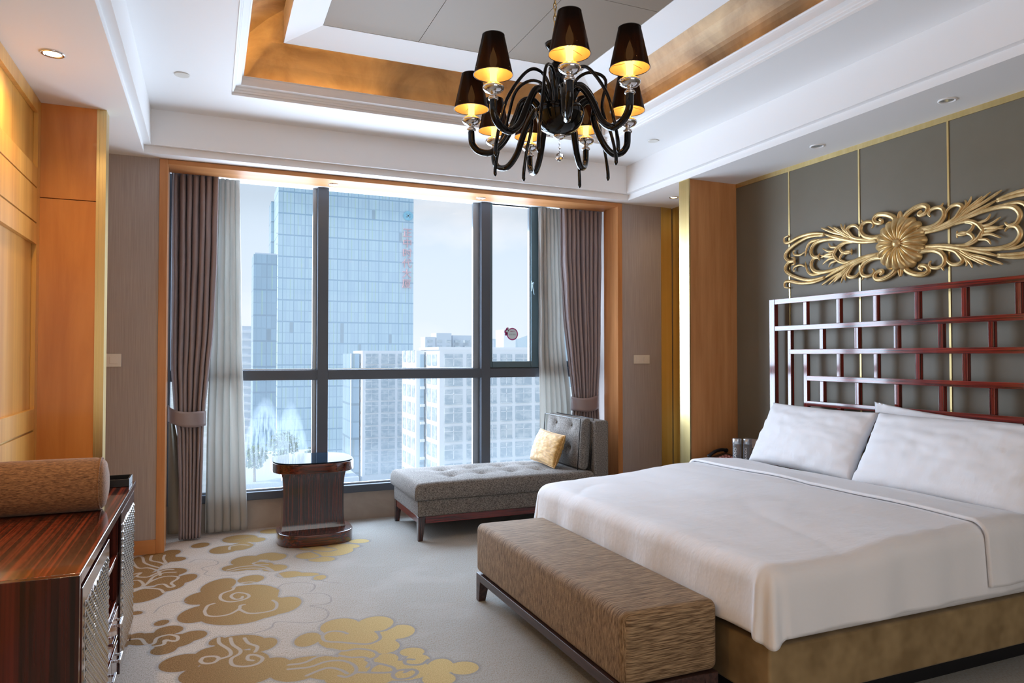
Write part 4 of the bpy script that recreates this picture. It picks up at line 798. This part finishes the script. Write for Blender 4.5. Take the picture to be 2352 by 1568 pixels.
# ------------------------------------------------------------------ sideboard
sb = thing('sideboard', (-.6, 3.05, 0), 'glossy rosewood sideboard with woven metal door panels along the left wall', 'sideboard')
XF = -.335; x0_ = X0 + .025
ob('top', MB().box(x0_, -.322, 2.2885, 3.865, .716, .750), m_rosey, sb, bevel=.0035)
ob('side_panel', MB().box(x0_, -.322, 2.262, 2.288, .0, .750), m_rosew, sb, bevel=.002)
ob('side_panel', MB().box(x0_, XF, 3.834, 3.860, .0, .716), m_rosez, sb, bevel=.002)
ob('back_panel', MB().box(x0_, x0_ + .02, 2.292, 3.834, .06, .716), m_rosez, sb)
ob('divider', MB().box(x0_ + .02, XF, 2.858, 2.878, .06, .716), m_rosez, sb); ob('divider', MB().box(x0_ + .02, XF, 3.292, 3.314, .06, .716), m_rosez, sb)
for z in (.545, .365): ob('shelf', MB().box(x0_ + .02, XF - .003, 2.878, 3.292, z - .02, z), m_rosey, sb, bevel=.002)
ob('plinth', MB().box(x0_, XF - .02, 2.29, 3.84, 0, .06), m_dark, sb)
def wdoor(y0, y1, z0, z1, xo):
    d = ob('door', MB().box(XF, XF + xo, y0, y1, z0, z1), m_rosez, sb, bevel=.002)
    b = MB(); a0, a1, c0, c1 = y0 + .045, y1 - .03, z0 + .05, z1 - .05; nyy, nzz = int((a1 - a0) / .026), int((c1 - c0) / .030)
    for i in range(nyy):
        for j in range(nzz):
            dy_, dz_ = (a1 - a0) / nyy, (c1 - c0) / nzz; ya_, za_ = a0 + dy_ * i, c0 + dz_ * (j + (.5 if i % 2 else 0))
            if za_ + dz_ > c1: continue
            xq = XF + xo
            V = [(xq + h * g_q, ya_ + dy_ * t, za_ + dz_ * e_) for e_, g_q in ((.04, .1), (.3, .8), (.55, 1), (.96, .1)) for t, h in ((.06, .0), (.3, .0065), (.7, .0065), (.94, .0))]
            b.add(V, [(r * 4 + c, r * 4 + c + 1, r * 4 + c + 5, r * 4 + c + 4) for r in range(3) for c in range(3)])
    b.box(XF + xo - .001, XF + xo + .0008, a0, a1, c0, c1)
    ob('woven_panel', b, m_silver, d, recalc=False, smooth=True, label='woven silver metal inset')
wdoor(2.296, 2.868, .075, .706, .016); wdoor(3.300, 3.830, .06, .712, .010)
for z0, z1 in ((.225, .342), (.08, .205)):
    for y0, y1 in ((2.884, 3.08), (3.088, 3.288)):
        d = ob('drawer', MB().box(XF - .01, XF + .004, y0, y1, z0, z1), m_rosey, sb, bevel=.002)
        ym, zm = (y0 + y1) / 2, z1 - .035
        ob('handle', MB().box(XF + .004, XF + .028, ym - .04, ym - .032, zm - .005, zm + .005).box(XF + .004, XF + .028, ym + .032, ym + .04, zm - .005, zm + .005).box(XF + .020, XF + .028, ym - .045, ym + .045, zm - .007, zm + .007), m_chrome, d, bevel=.0015)
bl = thing('bolster_cushion', (-.61, 3.19, .75), 'caramel chenille bolster lying across the sideboard top', 'bolster')
RY = Matrix.Translation((-.845, 3.20, .852)) @ Matrix.Rotation(radians(90), 4, 'Y')
pf = [(.0005, 0), (.05, .0), (.085, .004), (.096, .012), (.101, .03), (.103, .15), (.104, .3), (.102, .44), (.098, .458), (.094, .465), (.085, .474), (.05, .482), (.0005, .484)]
b = MB().lathe(pf, n=48, cap=False, M4=RY)
b.v = [(x, y, .752 + max(0, (z - .752)) * .99 if z > .7545 else .752) for x, y, z in b.v]
o_ = ob('cover', b, m_bolst, bl, smooth=True)
ob('piping', MB().tube([tuple(RY @ Vector((.0985 * cos(2 * pi * i / 40), .0985 * sin(2 * pi * i / 40), .459))) for i in range(41)], .0035, 6), m_bolst, bl, smooth=True)
tr_ = thing('desk_tray', (-.43, 3.78, .75), 'small black lacquer tray on the far end of the sideboard', 'tray')
ob('rim', MB().box(-.56, -.335, 3.70, 3.708, .7505, .785).box(-.56, -.335, 3.842, 3.85, .7505, .785).box(-.56, -.552, 3.708, 3.842, .7505, .785).box(-.343, -.335, 3.708, 3.842, .7505, .785), m_black, tr_, bevel=.0015)
ob('bottom', MB().box(-.552, -.343, 3.708, 3.842, .7505, .756), m_black, tr_)

# ------------------------------------------------------------------ chandelier
cx_, cyy = 1.462, 2.885
cdl = thing('chandelier', (cx_, cyy, 2.36), 'black glass chandelier with eight smoked lampshades hanging from the tray ceiling', 'chandelier')
ob('bowl', MB().lathe([(.0005, 2.352), (.022, 2.353), (.030, 2.356), (.052, 2.362), (.082, 2.382), (.102, 2.412), (.112, 2.445), (.113, 2.468), (.108, 2.482), (.09, 2.487), (.03, 2.492)], (cx_, cyy, 0), 48, cap=False), m_blackgl, cdl, smooth=True)
ob('finial', MB().lathe([(.0005, 2.338), (.016, 2.340), (.028, 2.348), (.030, 2.356), (.02, 2.360)], (cx_, cyy, 0), 32, cap=False), m_chrome, cdl, smooth=True)
sx_ = lambda z: cx_ - (z - 2.4) * .055      # the stem leans a little
ob('stem', MB().lathe([(.020, 0), (.024, .02), (.026, .06), (.034, .14), (.040, .19), (.038, .215), (.026, .235), (.014, .25), (.012, .262), (.018, .27), (.012, .278), (.014, .29), (.034, .310), (.046, .330), (.050, .345), (.046, .348), (.03, .338), (.008, .33)], (0, 0, 0), 32, cap=False, M4=Matrix.Translation((sx_(2.47), cyy, 2.48)) @ Matrix.Rotation(radians(-3), 4, 'Y') @ Matrix.Diagonal((1, 1, .86, 1))), m_blackgl, cdl, smooth=True)
b = MB(); zc, k = 2.775, 0; xcn = cx_ - .022
while zc < 3.32:
    ang = (k % 2) * pi / 2
    b.tube([(xcn + .0075 * cos(t) * cos(ang), cyy + .0075 * cos(t) * sin(ang), zc + .019 * sin(t)) for t in [2 * pi * i / 14 for i in range(15)]], .0022, 6); zc += .0285; k += 1
ob('chain', b, m_brass, cdl, smooth=True)
ob('canopy', MB().lathe([(.0005, 3.29), (.03, 3.292), (.055, 3.305), (.06, 3.318)], (xcn, cyy, 0), 32, cap=False), m_brass, cdl, smooth=True)
b = MB()
for z, r in ((2.316, .0045), (2.298, .0065), (2.283, .0045), (2.332, .004)): b.lathe([(.0005, -r), (r * .7, -r * .7), (r, 0), (r * .7, r * .7), (.0005, r)], (cx_, cyy, z), 10, cap=False)
b.tube([(cx_, cyy, 2.26), (cx_, cyy, 2.345)], .0012, 5)
pend = ob('crystal_drop', b, m_bead, cdl, smooth=True)
ob('crystal_ball', MB().lathe([(.019 * sin(pi * i / 8) + .0003, -.019 * cos(pi * i / 8)) for i in range(9)], (cx_, cyy, 2.257), 14, cap=False), m_bead, pend)
HEADS = [(1.061, 2.692), (1.255, 2.391), (1.540, 2.417), (1.800, 2.845), (1.757, 3.171), (1.542, 3.388), (1.332, 3.367), (1.116, 3.110)]
C0 = Vector((cx_, cyy, 0))
for hx, hy in HEADS:
    d = Vector((hx - cx_, hy - cyy, 0)); R_ = d.length; d.normalize()
    def at_(r, z): return C0 + d * r + Vector((0, 0, z))
    arm = ob('arm', MB().tube(smooth_pts([at_(.085, 2.470), at_(.105, 2.505), at_(.135, 2.528), at_(.175, 2.515), at_(R_ * .5, 2.44), at_(R_ * .62, 2.345), at_(R_ * .76, 2.295), at_(R_ * .90, 2.300), at_(R_ * .985, 2.335), at_(R_, 2.385), at_(R_, 2.405)], 6), [.0165] * 12 + [.0155] * 60, 14), m_blackgl, cdl, smooth=True)
    arm.data.update()
    cup = ob('drip_cup', MB().lathe([(.0005, 2.398), (.019, 2.398), (.0225, 2.404), (.019, 2.411), (.011, 2.415), (.011, 2.421), (.020, 2.425), (.033, 2.431), (.042, 2.440), (.045, 2.449), (.043, 2.454), (.036, 2.457), (.033, 2.461), (.026, 2.463), (.023, 2.468), (.0005, 2.468)], (hx, hy, 0), 32, cap=False), m_chrome, arm, smooth=True)
    ob('candle_sleeve', MB().lathe([(.0145, 2.458), (.0145, 2.520), (.018, 2.521), (.018, 2.527), (.0005, 2.527)], (hx, hy, 0), 20, cap=False), m_candle, arm, smooth=True)
    ob('bulb', MB().lathe([(.0005, 2.527), (.008, 2.530), (.014, 2.545), (.0165, 2.560), (.013, 2.580), (.006, 2.600), (.0008, 2.615)], (hx, hy, 0), 16, cap=False), m_bulb, arm, smooth=True)
    sh = ob('lampshade', MB().lathe([(.081, 2.500), (.0455, 2.665)], (hx, hy, 0), 48, cap=False), m_shade, arm, smooth=True, recalc=False)
    for rr, zz in ((.081, 2.501), (.0455, 2.664)): ob('shade_rim', MB().tube([(hx + rr * cos(2 * pi * i / 32), hy + rr * sin(2 * pi * i / 32), zz) for i in range(33)], .0016, 6), m_black, arm, smooth=True)
    for q in range(3):
        t = 2 * pi * q / 3 + hx * 7; ob('shade_wire', MB().tube([(hx + .018 * cos(t), hy + .018 * sin(t), 2.524), (hx + .078 * cos(t), hy + .078 * sin(t), 2.520)], .0012, 5), m_brass, arm)
    lamp('candle_light', 'POINT', Vector((hx, hy, 2.575)) - origin(arm), 2.0, (1, .52, .16), radius=.016, parent=arm)
for k in range(8):       # slender drooping tendrils between the arms
    t = radians(-128 + 45 * k + (8 if k % 2 else -5)); d = Vector((cos(t), sin(t), 0)); rr = .30 + .06 * sin(k * 2.1)
    def at2(r, z): return C0 + d * r + Vector((0, 0, z))
    ob('tendril', MB().tube(smooth_pts([at2(.055, 2.48), at2(.06, 2.56), at2(.09, 2.61), at2(.15, 2.625), at2(.215, 2.58), at2(rr - .05, 2.46), at2(rr - .01, 2.34), at2(rr + .012, 2.24), at2(rr + .012, 2.195)], 5), [.008] * 8 + [.0075] * 26 + [.0085] * 5 + [.006, .002], 8), m_blackgl, cdl, smooth=True)
# ------------------------------------------------------------------ the city outside
GZ = -68
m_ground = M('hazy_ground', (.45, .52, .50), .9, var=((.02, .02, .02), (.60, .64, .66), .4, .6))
bx('ground', m_ground, -900, 1500, 30, 2400, GZ - 1, GZ, kind='structure')
def facade_mat(name, glassc, linec, fin, px, pz, big, rough=.25, specl=.6):
    m, n, o = mat_nodes(name); p = n.nodes.new('ShaderNodeBsdfPrincipled'); n.links.new(p.outputs[0], o.inputs[0]); p.inputs['Roughness'].default_value = rough; p.inputs['Specular IOR Level'].default_value = specl
    t = n.nodes.new('ShaderNodeTexCoord'); s = n.nodes.new('ShaderNodeSeparateXYZ'); n.links.new(t.outputs['Object'], s.inputs[0])
    def mth(op, *a):
        q = n.nodes.new('ShaderNodeMath'); q.operation = op
        for i, v in enumerate(a):
            if isinstance(v, (int, float)): q.inputs[i].default_value = v
            else: n.links.new(v, q.inputs[i])
        return q.outputs[0]
    u = mth('ADD', s.outputs['X'], s.outputs['Y'])
    def line(c, per, w): return mth('LESS_THAN', mth('MODULO', mth('ADD', c, 5000 * per), per), w)
    lv = line(u, px, px * .12); lh = line(s.outputs['Z'], pz, pz * .10); lb = line(s.outputs['Z'], pz * 2, .55); lw = line(u, px * 3, px * .22)
    cx = mth('FLOOR', mth('DIVIDE', u, px)); cz = mth('FLOOR', mth('DIVIDE', s.outputs['Z'], pz)); cmb = n.nodes.new('ShaderNodeCombineXYZ'); n.links.new(cx, cmb.inputs[0]); n.links.new(cz, cmb.inputs[1])
    wn = n.nodes.new('ShaderNodeTexWhiteNoise'); n.links.new(cmb.outputs[0], wn.inputs['Vector'])
    def mixc(f, A, B):
        q = n.nodes.new('ShaderNodeMix'); q.data_type = 'RGBA'
        if isinstance(f, (int, float)): q.inputs['Factor'].default_value = f
        else: n.links.new(f, q.inputs['Factor'])
        for k, v in (('A', A), ('B', B)):
            if isinstance(v, tuple): q.inputs[k].default_value = (*v, 1)
            else: n.links.new(v, q.inputs[k])
        return q.outputs['Result']
    g = mixc(mth('MULTIPLY', wn.outputs['Value'], .28), glassc, tuple(min(1, c * 1.5) for c in glassc))
    g = mixc(mth('GREATER_THAN', wn.outputs['Value'], .985), g, tuple(c * .7 for c in glassc))
    cm2 = n.nodes.new('ShaderNodeCombineXYZ'); n.links.new(cx, cm2.inputs[0]); n.links.new(mth('FLOOR', mth('DIVIDE', s.outputs['Z'], pz * 2)), cm2.inputs[1]); w2 = n.nodes.new('ShaderNodeTexWhiteNoise'); n.links.new(cm2.outputs[0], w2.inputs['Vector'])
    gf = mth('MULTIPLY', mth('GREATER_THAN', w2.outputs['Value'], .72), line(u, px, px * .3)); g = mixc(mth('MULTIPLY', gf, .6), g, fin)
    g = mixc(mth('MULTIPLY', mth('MAXIMUM', lv, lh), .45), g, linec); g = mixc(mth('MULTIPLY', mth('MAXIMUM', lb, lw), .85), g, linec)
    n.links.new(g, p.inputs['Base Color']); return m
m_tow = facade_mat('blue_curtain_wall', (.50, .70, .84), (.27, .46, .62), (.55, .78, .62), 1.35, 4.1, 8.2)  # both tower glass colours are paled to carry atmospheric haze
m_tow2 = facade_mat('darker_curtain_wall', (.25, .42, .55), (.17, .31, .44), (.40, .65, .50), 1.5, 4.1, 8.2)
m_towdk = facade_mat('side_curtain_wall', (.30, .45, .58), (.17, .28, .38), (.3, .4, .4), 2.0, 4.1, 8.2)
m_bw = M('white_render', (.82, .86, .90), .7); m_bwin = M('office_window', (.34, .45, .53), .2, spec=.9, var=((.5, .5, .9), (.55, .63, .68), .42, .6)); m_far = M('pale_concrete', (.62, .70, .78), .8)  # office window colour lightened, air haze put into it
m_pink = M('pale_red_letters', (.75, .42, .46), .6); m_logo = M('sky_blue_logo', (.25, .62, .80), .5); m_rib = M('pale_rib', (.66, .66, .68), .6)
tw = thing('glass_tower', (49.5, 300, GZ), 'tall pale blue glass office tower with red Chinese characters down its right edge', 'office tower')
ob('curtain_wall', MB().box(23.387, 75.63, 280, 300, GZ, 66.4), m_tow, tw)
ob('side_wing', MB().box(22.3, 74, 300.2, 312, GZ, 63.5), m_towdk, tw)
ob('parapet', MB().box(23.387, 75.63, 279.7, 280, 65.8, 66.8), m_logo, tw)
for i in range(30): ob('fin', MB().box(22.7, 23.38, 281 + .0, 281.4, -55 + i * 4.1, -54.7 + i * 4.1), m_rib, tw) if i < 26 else None
TM = lambda x, z: Matrix.Translation(Vector((x, 279.4, z)) - Vector(tw.location)) @ RX
for i, chh in enumerate('\u6b63\u4e2d\u65f6\u4ee3\u5927\u53a6'): text_mesh('sign_character', chh, 4.0, m_pink, tw, TM(73.0 - .05 * i, 50.6 - i * 4.1), ext=.25)
b = MB(); v, f = disc2(1.0, 1.9); b.add([(p[0] * 1.05 + 73.3, 279.5, p[2] + 57.8) for p in v], f); b.box(72.3, 74.3, 279.4, 279.6, 57.5, 58.1); b.box(73.0, 73.6, 279.4, 279.6, 56.3, 59.3)
ob('roof_emblem', b, m_logo, tw)
t2 = thing('glass_tower', (16, 245, GZ), 'lower darker blue glass tower left of the tall one', 'office tower')
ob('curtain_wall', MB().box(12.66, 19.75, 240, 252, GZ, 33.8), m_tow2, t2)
ob('roof_screen', MB().box(13.0, 19.5, 240.5, 251, 33.8, 34.3), m_far, t2)

def wins(parent, cols, rows, y, first=[None]):
    """recessed-looking window units on a facade facing the room; each window is a part, copies share mesh"""
    for (x0, x1) in cols:
        for (z0, z1) in rows:
            w_ = ob('window', MB().box(x0, x1, y - .12, y + .1, z0, z1).box(x0, x1, y - .3, y - .12, z0 - .25, z0), [m_bwin], parent)
            f = ob('window_frame', MB().box((x0 + x1) / 2 - .05, (x0 + x1) / 2 + .05, y - .18, y - .12, z0, z1).box(x0, x1, y - .18, y - .12, z0 + (z1 - z0) * .62, z0 + (z1 - z0) * .66), m_bw, w_)
def winx(parent, cols, rows, x):
    for (y0, y1) in cols:
        for (z0, z1) in rows:
            ob('window', MB().box(x - .12, x + .1, y0, y1, z0, z1), m_bwin, parent)
cb = thing('office_building', (48, 135, GZ), 'white office building with square window bays, the nearest on the right', 'building')
ob('wall', MB().box(37.2, 60.5, 120, 132.3, GZ, 2.42), m_bw, cb)
rows = [(-.40 - 3.262 * k + (0 if k else .0), 1.62 - 3.262 * k) for k in range(1)] + [(-7.03 - 3.262 * (k - 1) , -4.62 - 3.262 * (k - 1)) for k in range(0, 6)]
cols_c = [(38.1, 41.42), (42.25, 45.6), (46.3, 47.95), (48.75, 51.0), (51.7, 54.9), (55.7, 58.6)]
wins(cb, cols_c, rows, 120)
winx(cb, [(121.6, 124.4), (125.4, 127.6), (128.6, 130.6)], rows, 37.2)
ob('roof_parapet', MB().box(36.9, 60.8, 119.7, 120.0, 2.42, 2.9).box(36.9, 37.2, 120, 132.4, 2.42, 2.9), m_bw, cb)
rt = thing('rooftop_plant', (50, 124, 2.42), 'white stair head and grey plant on the roof of the nearest white office building', 'rooftop plant')
ob('stair_head', MB().box(50.2, 52.6, 122, 126, 2.42, 6.2), m_bw, rt); ob('unit', MB().box(46.8, 48.3, 122, 124, 2.42, 4.2), m_far, rt); ob('unit', MB().box(44.8, 45.6, 122, 124, 2.42, 3.4), m_far, rt)
cw = thing('stair_block', (36, 135, GZ), 'narrow white stair block between the two white office buildings', 'building')
ob('wall', MB().box(35.3, 36.85, 128.5, 139, GZ, 2.3), m_bw, cw); ob('glazed_strip', MB().box(36.0, 36.8, 128.3, 128.5, GZ, 1.6), m_towdk, cw)
winx(cw, [(129.4, 131.2), (132.4, 134.6), (135.8, 138)], [(-3.1 - 3.26 * k, -.9 - 3.26 * k) for k in range(-1, 7)], 35.3)
for k in range(7): ob('slab', MB().box(36.0, 36.85, 128.1, 128.35, -1.6 - 3.26 * k, -1.1 - 3.26 * k), m_bw, cw)
ca = thing('office_building', (38.5, 176, GZ), 'white office building with rows of wide windows, left of the stair block', 'building')
ob('wall', MB().box(33.56, 45.5, 170, 182, GZ, 2.55), m_bw, ca)
rows2 = [(-.41, 1.86)] + [(-9.10 - 2.93 * (k - 2), -6.84 - 2.93 * (k - 2)) for k in range(0, 9)]
wins(ca, [(34.24, 37.33), (38.06, 41.39), (42.08, 44.9)], rows2, 170)
winx(ca, [(171.5, 174.2), (175, 177.4), (178.2, 180.6)], rows2, 33.56)
sl = thing('slim_block', (31.5, 180, GZ), 'slim grey glass block at the left flank of the white office building', 'building')
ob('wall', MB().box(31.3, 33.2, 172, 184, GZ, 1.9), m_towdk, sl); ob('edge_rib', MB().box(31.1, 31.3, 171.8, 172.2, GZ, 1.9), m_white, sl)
fb = thing('apartment_block', (160, 505, GZ), 'distant pale apartment blocks on the horizon right of the tower', 'building')
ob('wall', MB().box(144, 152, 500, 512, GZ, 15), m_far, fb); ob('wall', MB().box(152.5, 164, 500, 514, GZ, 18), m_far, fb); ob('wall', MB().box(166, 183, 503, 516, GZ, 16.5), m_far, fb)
for i in range(5):
    for k in range(5): ob('window', MB().box(145.5 + i * 7.2, 149.5 + i * 7.2, 499.6, 500.0 if i < 3 else 503, 11 - 4.2 * k, 13 - 4.2 * k), m_bwin, fb)
fb2 = thing('apartment_block', (17, 405, GZ), 'pale apartment tower at the far left edge of the view', 'building')
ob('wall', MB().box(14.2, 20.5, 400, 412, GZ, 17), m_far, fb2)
for k in range(18): ob('balcony', MB().box(14.6, 20.3, 399.2, 400, 13.5 - 4.2 * k, 14.6 - 4.2 * k), m_bw, fb2)
pts = [(120 + 12 * i, GZ, GZ + 68 + 26 * math.exp(-((i - 7) / 6) ** 2) + 5 * sin(i * 1.7)) for i in range(24)]
b = MB()
for i in range(23):
    (x0, _, z0), (x1, _, z1) = pts[i], pts[i + 1]; b.add([(x0 * 4, 1400, GZ), (x1 * 4, 1400, GZ), (x1 * 4, 1440, z1 * 1.5 + 20), (x0 * 4, 1440, z0 * 1.5 + 20), (x0 * 4, 1600, GZ), (x1 * 4, 1600, GZ)], [(0, 1, 2, 3), (3, 2, 5, 4)])
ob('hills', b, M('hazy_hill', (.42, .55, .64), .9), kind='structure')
# trees beside the low podium, seen through the misted pane
m_leaves = M('tree_green', (.06, .13, .05), .8, var=((1.5, 1.5, 1.5), (.16, .27, .10), .35, .65))
pod = thing('podium_building', (16, 160, GZ), 'low podium roof with trees below the misted window pane', 'building')
ob('wall', MB().box(2, 29, 150, 200, GZ, -24), m_far, pod)
def tree(x, y, h, r, sd, lab):
    t = thing('tree', (x, y, -24), lab, 'tree', 'trees on the podium'); random.seed(sd)
    ob('trunk', MB().tube([(x, y, -24), (x, y, -24 + h * .5)], [.3, .18], 8), m_bedb, t)
    b = MB()
    for i in range(420):
        a, c = random.random() * 2 * pi, random.random() * 2 - 1; q = r * (random.random() ** .4); s_ = sqrt(1 - c * c)
        p = Vector((x + q * s_ * cos(a), y + q * s_ * sin(a), -24 + h * .62 + q * c * .9)); k = .45
        d1 = Vector((random.gauss(0, 1), random.gauss(0, 1), random.gauss(0, 1))).normalized() * k; d2 = d1.cross(Vector((random.gauss(0, 1), random.gauss(0, 1), random.gauss(0, 1)))).normalized() * k
        b.add([p - d1, p + d2 * .6, p + d1, p - d2 * .6], [(0, 1, 2, 3)])
    ob('crown', b, m_leaves, t, recalc=False)
tree(8.5, 152.5, 8, 2.6, 1, 'leafy green tree on the podium, left of the three'); tree(14.6, 159, 10, 3.4, 2, 'tallest leafy green tree in the middle of the podium'); tree(20.6, 153, 7, 2.5, 3, 'smaller leafy green tree on the podium, right of the three')
